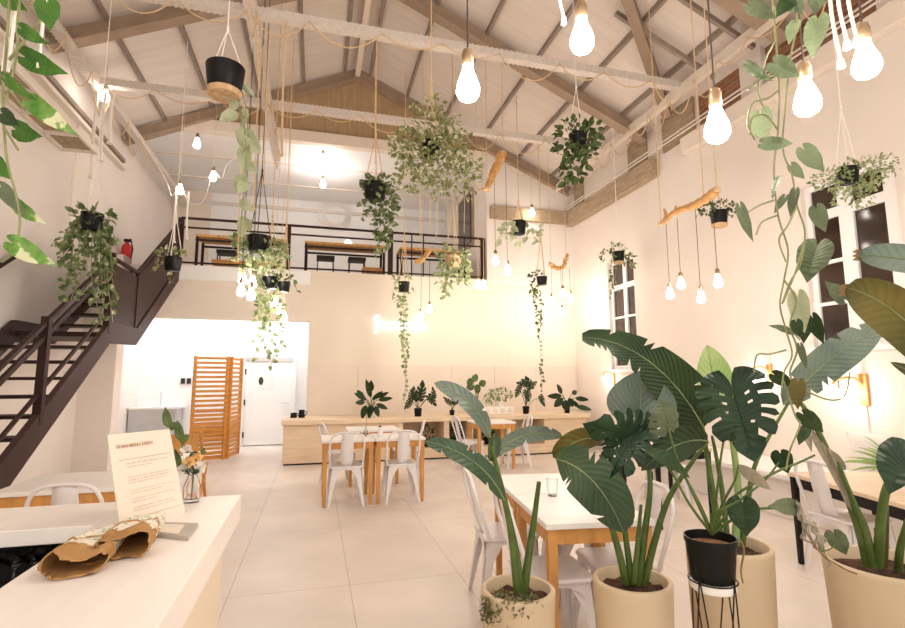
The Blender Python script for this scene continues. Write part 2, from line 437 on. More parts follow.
# right wall with two window openings
def wall_x(y0, y1, z0, z1, holes, x0, x1):
    b = MB(); ys = sorted({y0, y1, *[h[0] for h in holes], *[h[1] for h in holes]})
    for a, c in zip(ys, ys[1:]):
        hs = [h for h in holes if h[0] <= a + 1e-6 and h[1] >= c - 1e-6]
        if hs:
            h = hs[0]; b.box(x0, x1, a, c, z0, h[2]); b.box(x0, x1, a, c, h[3], z1)
        else: b.box(x0, x1, a, c, z0, z1)
    return b
WN = (3.62, 4.66, 1.80, 3.74); WF = (8.06, 8.92, 1.62, 3.76)
struct('wall_right', wall_x(Y0, YB + .2, 0, 5.25, [WN, WF], XR, XR + .3), m_wall_r)
up = MB().box(XR + .02, XR + .3, 6.25, YB + .2, 5.25, 6.2)
struct('wall_right_upper', up, m_wall_r)
struct('wall_right_brick', MB().box(XR + .06, XR + .3, Y0, 6.25, 5.25, 6.4), m_brick)
tn = 0
def trim(b, m, **k):
    global tn; tn += 1
    return struct('trim_%d' % tn, b, m, **k)
for y0, y1 in ((5.02, 5.38), (3.2, 3.6), (1.5, 1.9)): trim(MB().box(XR - .02, XR + .1, y0, y1, 5.25, 6.2), m_wall)       # pale pillars between the bricks
for y0, y1 in ((7.5, 8.05), (6.3, 7.05), (9.75, 10.15)): trim(MB().box(XR - .02, XR + .04, y0, y1, 5.26, 5.92), m_timber)    # brown posts set in the upper wall
trim(MB().box(XR - .16, XR, 7.2, YB, 4.91, 5.24), m_timber, bevel=.012)                                               # timber beam on the wall
trim(MB().box(3.62, XR - .16, YB - .1, YB, 4.95, 5.24), m_timber, bevel=.012)
trim(MB().box(XR - .13, XR, Y0, 6.5, 4.98, 5.24), m_fascia, bevel=.01)                                               # plaster ledge
for dz in (0, .06): trim(MB().tube([(XR - .17, Y0, 5.29 + dz), (XR - .17, YB, 5.29 + dz)], .014, 6), m_beam)               # two conduits
# back wall, loft front, gable
struct('wall_back', MB().box(-.15, 6, YB, YB + .2, 0, 3.5), m_cream)
struct('wall_back_right', MB().add([(x, y, z) for y in (YB, YB + .2) for x, z in ((3.55, 3.5), (XR + .3, 3.5), (XR + .3, roof_z(XR + .3)), (3.55, roof_z(3.55)))],
       [(0, 1, 2, 3), (7, 6, 5, 4), (0, 4, 5, 1), (1, 5, 6, 2), (2, 6, 7, 3), (3, 7, 4, 0)]), m_wall)
struct('wall_back_left', MB().box(XL - .3, -.15, YB, YB + .2, 2.58, 3.36), m_fascia)
trim(MB().box(-2.5, -.15, YB - .03, YB, 3.30, 3.58), m_white, bevel=.006)
trim(MB().box(-.15, 3.55, YB - .015, YB + .2, 3.5, 3.58), m_cream)
x = -.14; k = 0
while x < 5.6:                                                                # cement boards below the seam
    x1 = min(x + .955, 5.62)
    trim(MB().box(x + .003, x1 - .003, YB - .02, YB, .0, 1.725), m_panel, bevel=.003); x = x1
trim(MB().box(4.0, 4.006, YB - .004, YB, 1.73, 3.5), m_panel)
gz = 6.48
struct('wall_gable', MB().add([(x, y, z) for y in (YB + .06, YB + .14) for x, z in ((-2.7, gz), (3.95, gz), (.68, 7.95))],
       [(0, 1, 2), (5, 4, 3), (0, 3, 4, 1), (1, 4, 5, 2), (2, 5, 3, 0)]), m_gable)
trim(MB().box(XL, 3.6, YB - .02, YB + .16, 6.26, 6.5), m_fascia, bevel=.01)           # beam under the gable board
# loft
struct('floor_loft', MB().box(XL - .3, 3.75, YB + .01, YL + .2, 3.36, 3.55), m_wall)
struct('wall_loft', MB().box(XL - .3, 3.75, YL, YL + .2, 3.5, 6.6), m_white)
struct('wall_loft_right', MB().box(3.55, 3.75, YB + .2, YL, 3.5, 6.6), m_wall)
struct('ceiling_loft', MB().box(XL - .3, 3.75, YB + .16, YL + .2, 6.3, 6.4), m_white)
for y in (11.6, 12.9): trim(MB().box(XL, 3.55, y, y + .05, 6.28, 6.31), m_fascia)
trim(MB().box(XL, -2.75, YL - .05, YL, 3.55, 6.3), m_fascia)
trim(MB().box(XL, 3.55, YL - .06, YL, 5.98, 6.06), m_beam)
dw = struct('window_3', MB().box(3.50, 3.55, 11.2, 12.4, 4.6, 6.0), m_rafter)
struct('pane', MB().box(3.47, 3.50, 11.28, 12.32, 4.68, 5.92), m_night, dw)
# left wall
struct('wall_left', MB().box(XL - .3, XL, Y0, YL + .2, 0, 6.3), m_wall)
trim(MB().box(XL, XL + .5, 9.3, 9.62, 0, 3.5), m_wall_r)                          # pier left of the kitchen opening
trim(MB().box(XL, XL + .07, Y0, YB, 5.45, 5.52), m_purlin)                          # gutter lines
trim(MB().box(XL, XL + .10, Y0, YB, 5.30, 5.36), m_fascia)
trim(MB().box(XL, XL + .03, 8.5, 8.9, 3.2, 5.3), m_wall_r)
lv = thing('slatted_vent', 'brown slatted panel high on the left wall behind the pothos vine', 'vent', (XL, 7.2, 4.7))
lb = MB(); lb.bar((-3.15, 5.9, 4.72), (-3.15, 8.1, 4.72), .04, .06); lb.bar((-3.57, 5.9, 4.72), (-3.57, 8.1, 4.72), .04, .06)
for i in range(5): lb.bar((-3.57, 5.92 + i * .54, 4.72), (-3.15, 5.92 + i * .54, 4.72), .04, .06)
lb.build('frame', m_fascia, lv)
lb = MB()
for i in range(28): lb.bar((-3.57, 5.95 + i * .077, 4.735), (-3.15, 5.95 + i * .077, 4.735), .055, .015)
lb.build('slats', m_timber, lv)
# kitchen under the loft
struct('wall_kitchen', MB().box(XL - .3, -.15, 12.2, 12.4, 0, 3.4), m_white)
struct('wall_kitchen_right', MB().box(-.15, -.02, YB + .2, 12.2, 0, 3.4), m_white)
trim(MB().box(XL, -1.56, 12.18, 12.2, 0, .1), m_fascia)
d = struct('door_1', MB().box(-1.50, -.50, 12.13, 12.19, .02, 1.86), m_white, bevel=.006)
fr = MB(); fr.box(-1.58, -1.50, 12.1, 12.2, 0, 1.94); fr.box(-.50, -.42, 12.1, 12.2, 0, 1.94)
fr.build('door_frame', m_white, d); MB().box(-1.5, -.5, 12.1, 12.14, 1.86, 1.94).build('door_closer_strip', m_steel, d)
for z in (.25, .95, 1.62): MB().box(-1.505, -1.475, 12.1, 12.13, z - .06, z + .06).build('hinge', m_dark, d)
MB().tube([(-.6, 12.13, .95), (-.6, 12.08, .95), (-.72, 12.08, .95)], .012, 6).build('door_handle', m_steel, d)
sg = thing('door_sign', 'small white notice with a dark oval figure on the white door', 'sign', (-1.2, 12.1, 1.6))
p = PY(262, 381, 12.12); MB().box(p.x - .12, p.x + .22, 12.118, 12.128, p.z - .16, p.z + .12).build('sheet', m_top, sg)
b = MB(); q = [(p.x + .05 * math.cos(a * PI / 8) - .02, p.z + .09 * math.sin(a * PI / 8)) for a in range(16)]
b.prism(q, 1, 12.112, 12.119).build('oval_mark', m_dark, sg)

# windows
def window(name, W_, cols, rows, trans=None):
    y0, y1, z0, z1 = W_
    fb = MB(); fw = .07
    fb.box(XR + .06, XR + .13, y0, y0 + fw, z0, z1); fb.box(XR + .06, XR + .13, y1 - fw, y1, z0, z1)
    fb.box(XR + .062, XR + .128, y0 + fw, y1 - fw, z0, z0 + fw); fb.box(XR + .062, XR + .128, y0 + fw, y1 - fw, z1 - fw, z1)
    w = struct(name, fb, m_white, bevel=.005)
    sb = MB().box(XR - .05, XR + .14, y0 - .04, y1 + .04, z0 - .06, z0)
    sb.build('window_sill', m_white, w, bevel=.006)
    mb = MB()
    for y, ww in cols: mb.box(XR + .055, XR + .135, y - ww / 2, y + ww / 2, z0, z1)
    for (ya, yb, z, ww) in rows: mb.box(XR + .05, XR + .13, ya, yb, z - ww / 2, z + ww / 2)
    mb.build('muntins', m_white, w, bevel=.004)
    MB().box(XR + .09, XR + .10, y0 + .02, y1 - .02, z0 + .02, z1 - .02).build('pane', m_night, w)
    return w
window('window_1', WN, ((4.19, .16), (3.70, .16)), ((WN[0], WN[1], 3.34, .11), (4.2, WN[1], 2.78, .04), (4.2, WN[1], 2.30, .04)))
window('window_2', WF, ((8.44, .10),), ((WF[0], WF[1], 3.22, .10), (WF[0], WF[1], 2.62, .04), (WF[0], WF[1], 2.12, .04)))
struct('baseboard_right', MB().box(XR - .02, XR, 6.6, YB, 0, .1), m_wall)

# ------------------------------------------------------------------ roof steel
def rafter(y, w=.10, h=.2):
    for s, xe in ((1, 5.55), (-1, -3.55)):
        b = MB(); b.bar((.68, y, roof_z(.68, h / 2 + .06)), (xe, y, roof_z(xe, h / 2 + .06)), w, h, (0, 0, 1))
        b.bar((.68, y, roof_z(.68, h + .07)), (xe, y, roof_z(xe, h + .07)), w * 1.9, .02)
        trim(b, m_rafter)
for y in (1.75, 4.6, 7.45, 10.28): rafter(y)
trim(MB().bar((.68, Y0, 7.86), (.68, YB, 7.86), .10, .14), m_fascia)
for x in (.95, .42): trim(MB().bar((x, Y0, roof_z(x, .05)), (x, YB, roof_z(x, .05)), .06, .08), m_purlin)
for x in (1.75, 2.6, 3.45, 4.3, 5.1, -.4, -1.25, -2.1, -2.9): trim(MB().bar((x, Y0, roof_z(x, .04)), (x, YB, roof_z(x, .04)), .05, .08), m_purlin)
trim(MB().bar((3.78, 5.3, roof_z(3.78, .15)), (5.5, 6.75, roof_z(5.5, .15)), .14, .14), m_rafter)   # wind brace
for yy in (5.0, 5.7): trim(MB().bar((3.9, yy, roof_z(3.9, .12)), (5.5, yy, roof_z(5.5, .12)), .05, .07), m_purlin)
def lattice(a, b, w=.11, h=.11):
    """box beam with ribbed faces"""
    a, b = V(a), V(b); mb = MB().bar(a, b, w, h); L = (b - a).length; t = (b - a).normalized(); n = int(L / .07)
    for i in range(n):
        p = a + t * (i + .5) * L / n
        mb.bar(p - t * .012, p + t * .012, w + .014, h + .014)
    return mb
T1 = trim(lattice((-3.3, 6.12, 5.9), (5.25, 6.12, 5.87)), m_beam)
trim(lattice((-3.3, 8.28, 5.9), (5.25, 8.28, 5.87)), m_beam)
trim(lattice((-3.3, 3.6, 5.9), (5.25, 3.6, 5.87)), m_beam)
trim(lattice((-3.3, Y0, 5.88), (-3.3, YL, 5.88)), m_beam)
trim(lattice((-.88, Y0, 5.9), (-.88, 10.45, 5.9), .13, .1), m_beam)
trim(MB().bar((5.25, Y0, 5.80), (5.25, YB, 5.80), .08, .15), m_fascia)

# ------------------------------------------------------------------ staircase
XS = -2.535
st = thing('staircase', 'dark brown steel staircase with open treads and a mid landing on the left', 'staircase', (-3.0, 4.4, 0))
SLP = .675; yf = 7.27; zl = 2.05
def zst(y): return zl - (yf - y) * SLP
for xx in (XS, XL + .06):
    b = MB(); b.prism([(4.25, 0), (4.55, 0), (yf + .02, zl - .14), (8.25, zl - .10), (10.3, 3.27), (10.3, 3.55), (8.25, zl + .14), (yf, zl + .13), (4.3, .13 + (zst(4.3)))], 0, xx - .03, xx + .03)
    b.build('stringer', m_stair_grey, st, bevel=.004)
n = 11
for i in range(1, n):
    y = yf - i * .276; z = zl - i * .186
    MB().box(XL + .09, XS - .03, y, y + .27, z - .035, z).build('tread', m_stair, st, bevel=.004)
n = 8
for i in range(1, n):
    y = 8.25 + i * .26 - .26; z = zl + i * .187
    MB().box(XL + .09, XS - .03, y, y + .27, z - .035, z).build('tread', m_stair, st, bevel=.004)
b = MB().box(XL + .03, XS - .03, yf, 8.27, zl - .06, zl); b.build('landing', m_stair, st)
MB().box(XS - .012, XS + .012, 7.26, 8.19, zl + .0, 2.93).build('landing_guard', m_stair, st)
MB().prism([(8.19, zl + .12), (10.26, 3.58), (10.26, 4.32), (8.19, 2.93)], 0, XS - .01, XS + .01).build('flight_guard', m_stair, st)
def rl(z0): return [(XS, 4.4, z0 - (7.24 - 4.4) * .66), (XS, 7.24, z0)]
MB().bar(*rl(3.0), .045, .035).bar((XS, 7.24, 3.0), (XS, 8.19, 3.0), .05, .035).bar((XS, 8.19, 3.0), (XS, 10.28, 4.4), .05, .035).build('handrail', m_stair, st)
MB().bar(*rl(2.86), .03, .05).build('middle_rail', m_stair, st)
MB().bar(*rl(2.33), .03, .03).build('lower_rail', m_stair, st)
MB().bar((XL + .08, 4.4, 1.2), (XL + .08, 7.3, 3.05), .04, .04).bar((XL + .08, 4.6, 1.35), (XL + .01, 4.6, 1.35), .02, .02).build('wall_handrail', m_stair, st)
for y in (4.45, 5.76, 7.22): MB().bar((XS, y, zst(y)), (XS, y, zst(y) + 1.04), .07, .07, (0, 1, 0)).build('post', m_stair, st)
MB().bar((XS, 8.19, zl), (XS, 8.19, 3.0), .05, .05, (0, 1, 0)).build('post', m_stair, st)
# loft railing
rg_ = thing('loft_railing', 'dark metal railing along the edge of the loft', 'railing', (0, YB, 3.55))
MB().bar((XS, YB + .05, 4.50), (3.5, YB + .05, 4.50), .04, .04).build('top_rail', m_stair, rg_)
MB().bar((XS, YB + .05, 4.32), (3.5, YB + .05, 4.32), .03, .03).build('middle_rail', m_stair, rg_)
MB().bar((XS, YB + .05, 3.64), (3.5, YB + .05, 3.64), .03, .03).build('bottom_rail', m_stair, rg_)
for x, w in ((XS, .1), (-.59, .08), (1.44, .1), (3.47, .09)): MB().box(x - w / 2, x + w / 2, YB + .02, YB + .08, 3.55, 4.5).build('post', m_stair, rg_)
for x in (1.89, 2.14, 3.05): MB().box(x - .012, x + .012, YB + .04, YB + .06, 3.55, 4.5).build('baluster', m_stair, rg_)
# loft furniture
def loft_table(x0, x1, y, label):
    t = thing('bar_table', label, 'table', ((x0 + x1) / 2, y, 3.55), 'tables on the loft')
    MB().box(x0, x1, y, y + .6, 4.33, 4.38).build('tabletop', m_drift, t, bevel=.005)
    for x in (x0 + .03, x1 - .03):
        for yy in (y + .03, y + .57): MB().box(x - .025, x + .025, yy - .025, yy + .025, 3.55, 4.33).build('leg', m_stair, t)
    MB().box(x0, x1, y, y + .04, 4.24, 4.28).box(x0, x1, y + .56, y + .6, 4.24, 4.28).build('apron_rail', m_stair, t)
loft_table(-2.42, -.62, 11, 'black framed table on the loft nearest the stairs')
loft_table(-.3, 1.42, 11, 'black framed table at the middle of the loft railing')
loft_table(1.75, 3.3, 11, 'black framed table at the right end of the loft')
def stool(x, label):
    t = thing('stool', label, 'stool', (x, 11.85, 3.55), 'dark stools on the loft')
    MB().box(x - .2, x + .2, 11.68, 12.02, 4.17, 4.25).build('seat', m_dark, t, bevel=.01)
    for sx in (-.17, .17):
        for sy in (-.13, .13): MB().bar((x + sx * 1.1, 11.85 + sy * 1.1, 3.55), (x + sx, 11.85 + sy, 4.18), .022, .022, (0, 1, 0)).build('leg', m_dark, t)
stool(-1.95, 'dark flat stool behind the loft table nearest the stairs')
stool(.15, 'left one of the two dark stools side by side at the middle of the loft')
stool(.86, 'right one of the two dark stools side by side at the middle of the loft')
for x0, x1, lb in ((-2.15, -.8, 'orange wood bench low behind the loft railing nearest the stairs'), (.95, 1.45, 'short orange wood bench behind the loft railing near the middle post')):
    t = thing('low_bench', lb, 'bench', (x0, 11.5, 3.55))
    MB().box(x0, x1, 11.75 - .5, 11.5, 3.83, 3.93).build('seat', m_wood, t, bevel=.005)
    for xx in (x0 + .05, x1 - .05): MB().box(xx - .03, xx + .03, 11.3, 11.45, 3.55, 3.83).build('leg', m_wood, t)
wr = thing('ring_ornament', 'large pale looped twig ring on the loft back wall', 'ornament', (.4, YL - .05, 5.95))
b = MB(); rr = random.Random(3)
for k in range(7):
    a0 = rr.random() * 6; R_ = .26 + .03 * k
    b.tube([(.4 + R_ * math.cos(a0 + a * .3) * 1.05 + .02 * math.sin(a), YL - .04 - .01 * k, 5.95 + R_ * math.sin(a0 + a * .3)) for a in range(19)], .012, 5)
b.build('twigs', m_white_rope, wr)
tag(MB().lathe([(.03, 0), (.06, .02), (.07, .12), (.03, .16), (0, .17)], (.62, 11.3, 4.38), 12).build('small_lamp', m_shade), 'small glowing table lamp on the middle loft table', 'lamp')

# fire extinguisher
fx0, fy0, fz0 = -3.47, 10.52, 3.56
fe = thing('fire_extinguisher', 'red fire extinguisher by the left wall at the top of the stairs', 'fire extinguisher', (fx0, fy0, fz0))
MB().lathe([(.0, 0), (.08, .0), (.09, .03), (.09, .34), (.06, .40), (.03, .43), (.03, .47)], (fx0, fy0, fz0), 16).build('cylinder', m_fire, fe, smooth=True)
MB().tube([(fx0, fy0, fz0 + .46), (fx0 + .07, fy0 - .04, fz0 + .5), (fx0 + .13, fy0 - .1, fz0 + .3), (fx0 + .11, fy0 - .1, fz0 + .1)], .012, 6).build('hose', m_black, fe)
MB().box(fx0 - .05, fx0 + .06, fy0 - .03, fy0 + .02, fz0 + .45, fz0 + .5).build('valve_handle', m_black, fe)

# folding slatted screen
sc = thing('folding_screen', 'orange stained wooden slatted folding screen in front of the white kitchen', 'screen', (-1.6, 10.4, 0))
def screen_panel(a, b_, hgt):
    a, b_ = V(a), V(b_); t = (b_ - a).normalized()
    r = MB(); up = V((0, 0, 1))
    for q in (a + t * .03, b_ - t * .03): r.bar(q, q + up * hgt, .06, .05, t)
    n = int(hgt / .088)
    for i in range(n + 1):
        z = .04 + i * (hgt - .08) / n
        r.bar(a + up * z, b_ + up * z, .03, .045)
    for i in range(12):                                 # lower half is closed by a second layer of slats
        z = .06 + i * .075
        r.bar(a + up * z + V((0, .03, 0)), b_ + up * z + V((0, .03, 0)), .02, .05)
    r.build('panel', m_screen, sc, bevel=.003)
screen_panel((-2.12, 10.07, 0), (-1.56, 10.33, 0), 1.88)
screen_panel((-1.54, 10.36, 0), (-1.44, 11.1, 0), 1.88)
# kitchen pieces
kc = thing('steel_sink_unit', 'pale steel cabinet at the back of the kitchen behind the menu card', 'cabinet', (-3.2, 12, 0))
MB().box(-3.58, -2.72, 11.6, 12.18, .0, .86).build('body', m_steel, kc, bevel=.01)
MB().box(-3.58, -2.68, 11.57, 12.18, .86, .90).build('top', m_white, kc, bevel=.005)
MB().tube(spline([(-3.1, 11.95, .9), (-3.1, 11.95, 1.15), (-3.1, 11.85, 1.2), (-3.1, 11.78, 1.1)], 5), .012, 6).build('tap', m_steel, kc)
for k, px in enumerate((127, 137)):
    p = PY(px, 366, 12.16)
    tag(MB().tube(spline([(p.x, 12.17, p.z), (p.x - .02, 12.16, p.z - .2), (p.x + .01, 12.16, p.z - .38)], 4), .008, 5).build('hanging_utensil', m_dark),
        ('left' if k == 0 else 'right') + ' one of two thin dark utensils hanging on the kitchen wall', 'utensil', 'hanging kitchen utensils')
sk = thing('wall_socket', 'pair of small black sockets on the white kitchen wall left of the screen', 'socket', PY(186, 381, 12.19))
for px in (183, 189):
    p = PY(px, 381, 12.19); MB().box(p.x - .04, p.x + .04, 12.17, 12.2, p.z - .06, p.z + .06).build('plate', m_dark, sk)
for k, (x, y) in enumerate(((-2.6, 11.3), (-1.2, 11.3))):
    kl = thing('ceiling_light', ('left' if k == 0 else 'right') + ' white light panel on the kitchen ceiling under the loft', 'light', (x, y, 3.3), 'kitchen ceiling lights')
    MB().box(x - .6, x + .6, y - .15, y + .15, 3.28, 3.36).build('housing', m_white, kl)
    MB().box(x - .57, x + .57, y - .12, y + .12, 3.262, 3.28).build('diffuser', m_ledstrip, kl)

# ------------------------------------------------------------------ back counter
bc = thing('back_counter', 'long pale plywood counter with open shelves along the back wall', 'counter', (2.4, 9.8, 0))
MB().box(-.53, 5.3, 9.2, YB - .03, .675, .755).build('countertop', m_paleply, bc, bevel=.006)
MB().box(-.50, 1.45, 9.26, YB - .04, .03, .675).build('closed_front', m_paleply, bc, bevel=.004)
MB().box(4.41, 5.25, 9.26, YB - .04, .03, .675).build('closed_front', m_paleply, bc, bevel=.004)
MB().box(1.45, 4.4, 9.9, 9.95, .03, .675).build('back_panel', m_paleply, bc)
MB().box(1.45, 4.4, 9.28, 9.9, .15, .2).build('lower_shelf', m_paleply, bc)
MB().box(1.45, 4.4, 9.24, 9.28, .03, .2).build('plinth_board', m_paleply, bc)
for x in (1.5, 2.36, 2.82, 3.6, 4.36): MB().box(x - .05, x + .05, 9.24, 9.9, .2, .675).build('divider', m_paleply, bc)
MB().box(-.48, 5.2, 9.3, 9.34, 0, .03).build('plinth', m_dark, bc)

# ------------------------------------------------------------------ tables and chairs
def wood_table(x, y, lx, ly, rz, label, group='wooden legged tables', topm=None, legm=None, h=.75, lw=.055):
    t = thing('dining_table', label, 'table', (x, y, 0), group)
    hx, hy = lx / 2, ly / 2; o = V((x, y, 0))
    def P(b): b.v = [v + o for v in b.v]; return b
    P(MB().box(-hx, hx, -hy, hy, h - .03, h)).build('tabletop', topm or m_top, t, bevel=.004)
    i = lw / 2 + .012
    for sx in (-1, 1):
        for sy in (-1, 1):
            cx, cy = sx * (hx - i), sy * (hy - i)
            b = MB().prism([(cx - lw / 2, cy - lw / 2), (cx + lw / 2, cy - lw / 2), (cx + lw / 2, cy + lw / 2), (cx - lw / 2, cy + lw / 2)], 2, 0, h - .03)
            for q in range(4): b.v[q] = V((cx, cy, 0)) + (b.v[q] - V((cx, cy, 0))) * .72
            P(b).build('leg', legm or m_wood, t, bevel=.003)
    a = MB()
    for s in (-1, 1):
        a.box(-hx + .03, hx - .03, s * (hy - .03) - .011, s * (hy - .03) + .011, h - .105, h - .03)
        a.box(s * (hx - .03) - .011, s * (hx - .03) + .011, -hy + .04, hy - .04, h - .105, h - .03)
    P(a).build('apron', legm or m_wood, t)
    t.rotation_euler.z = rz
    return t
chair_proto = None
def make_chair():
    t = thing('cafe_chair', '', 'chair', (0, 0, 0), 'white metal cafe chairs')
    # faces +Y; back at -Y
    s = .19; hz = .45
    MB().prism([(-s, -s + .03), (-s + .03, -s), (s - .03, -s), (s, -s + .03), (s, s - .04), (s - .04, s), (-s + .04, s), (-s, s - .04)], 2, hz - .022, hz).build('seat', m_chair, t, smooth=False, bevel=.008)
    for sx in (-1, 1):
        for sy in (-1, 1):
            a = V((sx * .165, sy * .165, hz - .01)); f = V((sx * .215, sy * (.225 if sy < 0 else .20), 0))
            b = MB()
            # bent sheet leg: wide at the seat, narrow at the foot, in both faces
            for dx, dy in ((-sx, 0), (0, -sy)):
                w0, w1 = .13, .026
                p0 = a; p1 = a + V((dx, dy, 0)) * w0; p2 = lerp(a, f, .3) + V((dx, dy, 0)) * .062; p3 = f + V((dx, dy, 0)) * w1; p4 = f; pm = lerp(a, f, .3)
                nrm = V((0, sy, 0)) if dx else V((sx, 0, 0))
                th = nrm * .006
                b.add([p0, p1, p2, pm, p0 - th, p1 - th, p2 - th, pm - th], [(0, 1, 2, 3), (7, 6, 5, 4), (0, 4, 5, 1), (1, 5, 6, 2), (2, 6, 7, 3), (3, 7, 4, 0)])
                b.add([pm, p2, p3, p4, pm - th, p2 - th, p3 - th, p4 - th], [(0, 1, 2, 3), (7, 6, 5, 4), (0, 4, 5, 1), (1, 5, 6, 2), (2, 6, 7, 3), (3, 7, 4, 0)])
            b.build('leg', m_chair, t)
    a = MB()
    for k in range(4):
        c, n_ = math.cos(k * PI / 2), math.sin(k * PI / 2); R_ = Matrix(((c, -n_, 0), (n_, c, 0), (0, 0, 1)))
        vs = []; N = 10
        for yy in (.172, .178):
            for i in range(N + 1):
                u = -1 + 2 * i / N; vs.append(R_ @ V((u * .15, yy, hz - .01)))
            for i in range(N + 1):
                u = -1 + 2 * i / N; vs.append(R_ @ V((u * .15, yy, hz - .04 - .10 * abs(u) ** 3)))
        M_ = 2 * (N + 1)
        fs = []
        for i in range(N):
            fs += [(i, i + 1, N + 2 + i, N + 1 + i), (M_ + i + 1, M_ + i, M_ + N + 1 + i, M_ + N + 2 + i), (N + 1 + i, N + 2 + i, M_ + N + 2 + i, M_ + N + 1 + i)]
        a.add(vs, fs)
    a.build('seat_apron', m_chair, t)
    pts = spline([(-.185, -.15, hz - .01), (-.195, -.20, .60), (-.19, -.245, .74), (-.13, -.262, .825), (0, -.27, .845), (.13, -.262, .825), (.19, -.245, .74), (.195, -.20, .60), (.185, -.15, hz - .01)], 5)
    MB().tube(pts, .0125, 8).build('back_frame', m_chair, t, smooth=True)
    b = MB(); vs = []
    for i in range(7):
        u = i / 6; z = lerp(hz - .01, .842, u); y = -.165 - .105 * u ** .75; w = .062 + .012 * math.sin(u * PI)
        vs += [V((-w, y + .008, z)), V((0, y, z)), V((w, y + .008, z))]
    fs = [(i * 3 + j, i * 3 + j + 1, i * 3 + j + 4, i * 3 + j + 3) for i in range(6) for j in range(2)]
    b.add(vs, fs).build('back_splat', m_chair, t, smooth=True, solid=.006)
    return t
def chair(x, y, rz, label):
    global chair_proto
    if chair_proto is None: chair_proto = c = make_chair()
    else: c = copy_tree(chair_proto)
    c.location = (x, y, 0); c.rotation_euler = (0, 0, math.radians(rz)); c['label'] = label
    return c
wood_table(.40, 6.49, .605, .62, 0, 'white topped wooden table nearest the stairs in the front pair before the counter')
wood_table(1.015, 6.49, .605, .62, 0, 'white topped wooden table butted to the right side of its twin before the counter')
chair(.38, 6.36, 0, 'white metal chair seen from behind at the left of the two joined tables')
chair(1.04, 6.37, 0, 'white metal chair seen from behind at the right of the two joined tables')
wood_table(.82, 7.55, .72, .6, 0, 'wooden table standing behind the two joined tables before the counter')
chair(.36, 7.5, -75, 'white metal chair at the left end of the table behind the joined pair')
chair(1.30, 7.5, 80, 'white metal chair at the right end of the table behind the joined pair')
wood_table(2.86, 8.2, .66, .6, 0, 'wooden table near the plant shelves of the back counter')
chair(2.48, 8.15, -85, 'white metal chair at the left of the table near the counter shelves')
chair(3.28, 8.2, 85, 'white metal chair at the right of the table near the counter shelves')
RT = -math.atan2(.13, .99)
wood_table(1.44, 2.68, .57, .64, RT, 'large white topped wooden table right behind the front planters', lw=.052)
wood_table(1.525, 3.325, .57, .64, RT, 'white topped wooden table butted to the far end of the one behind the planters', lw=.052)
chair(1.27, 3.37, -97, 'white metal chair at the far left of the tables behind the front planters')
chair(1.25, 2.66, -97, 'white metal chair at the near left of the tables behind the planters')
chair(1.69, 2.70, 83, 'white metal chair at the near right of the tables behind the front planters')
chair(1.77, 3.34, 83, 'white metal chair at the far right of the tables behind the front planters')
# black legged tables by the bench
wood_table(3.58, 4.75, .66, .66, 0, 'black legged table by the bench, behind the tall planter', 'black legged tables', m_paleply, m_black, lw=.04)
wood_table(3.92, 2.79, .70, 1.10, -.26, 'black legged table with a pale top at the right, behind the rightmost planter', 'black legged tables', m_paleply, m_black, h=.70, lw=.045)
wood_table(3.95, 6.2, .66, .66, 0, 'black legged table by the bench, farthest one', 'black legged tables', m_paleply, m_black, lw=.04)
chair(3.84, 3.02, -95, 'white metal chair tucked at the pale topped black legged table on the right')
chair(4.05, 5.35, 160, 'white metal chair beside the black legged table behind the tall planter')
chair(3.46, 1.98, -100, 'white metal chair nearest the right edge of the photo beyond the rightmost planter')
# left table behind the bar
wood_table(-1.55, 4.32, .86, .7, 0, 'wooden table half hidden behind the white bar by the stairs')
chair(-1.42, 3.88, 0, 'white metal chair at the table behind the white bar')
wc = thing('folding_chair', 'light wooden folding chair with cloth seat beside the flower vase, near the screen', 'chair', (-1.45, 6.75, 0))
for s_ in (-.2, .2):
    MB().bar((-1.45 + s_, 6.55, 0), (-1.45 + s_, 6.95, .45), .03, .03, (0, 1, 0)).build('leg', m_wood, wc)
    MB().bar((-1.45 + s_, 6.98, 0), (-1.45 + s_, 6.5, .86), .03, .03, (0, 1, 0)).build('back_post', m_wood, wc)
MB().box(-1.67, -1.23, 6.5, 6.94, .43, .46).build('seat', m_wood, wc)
MB().box(-1.63, -1.27, 6.5, 6.53, .6, .84).build('backrest', m_wood, wc)
# wall bench
bn = thing('wall_bench', 'long white built-in bench along the right wall', 'bench', (5.2, 4, 0))
MB().box(4.78, XR - .01, .8, 6.6, .0, .40).build('base', m_wall, bn, bevel=.01)
MB().box(4.72, XR - .01, .8, 6.62, .40, .46).build('seat', m_top, bn, bevel=.01)
for k, (y, lb) in enumerate(((3.9, 'white square cushion leaning on the wall bench below the lit sconce'), (3.3, 'white square cushion on the wall bench right of its twin, below the window'))):
    rot = Matrix.Rotation(math.radians(-16), 3, 'Y')
    c = MB(); N = 10; vs = []
    for s_ in (-1, 1):
        for i in range(N + 1):
            for j in range(N + 1):
                u = -1 + 2 * i / N; v = -1 + 2 * j / N
                th = .075 * (max(0, (1 - u ** 4) * (1 - v ** 4))) ** .5
                vs.append(rot @ V((s_ * th, u * .24, v * .22)) + V((5.38, y, .46 + .235)))
    q = (N + 1) ** 2; fs = []
    for s_ in (0, 1):
        for i in range(N):
            for j in range(N):
                a = s_ * q + i * (N + 1) + j; f = (a, a + 1, a + N + 2, a + N + 1); fs.append(f if s_ else f[::-1])
    tag(c.add(vs, fs).build('cushion', m_top, smooth=True), lb, 'cushion', 'cushions on the wall bench')

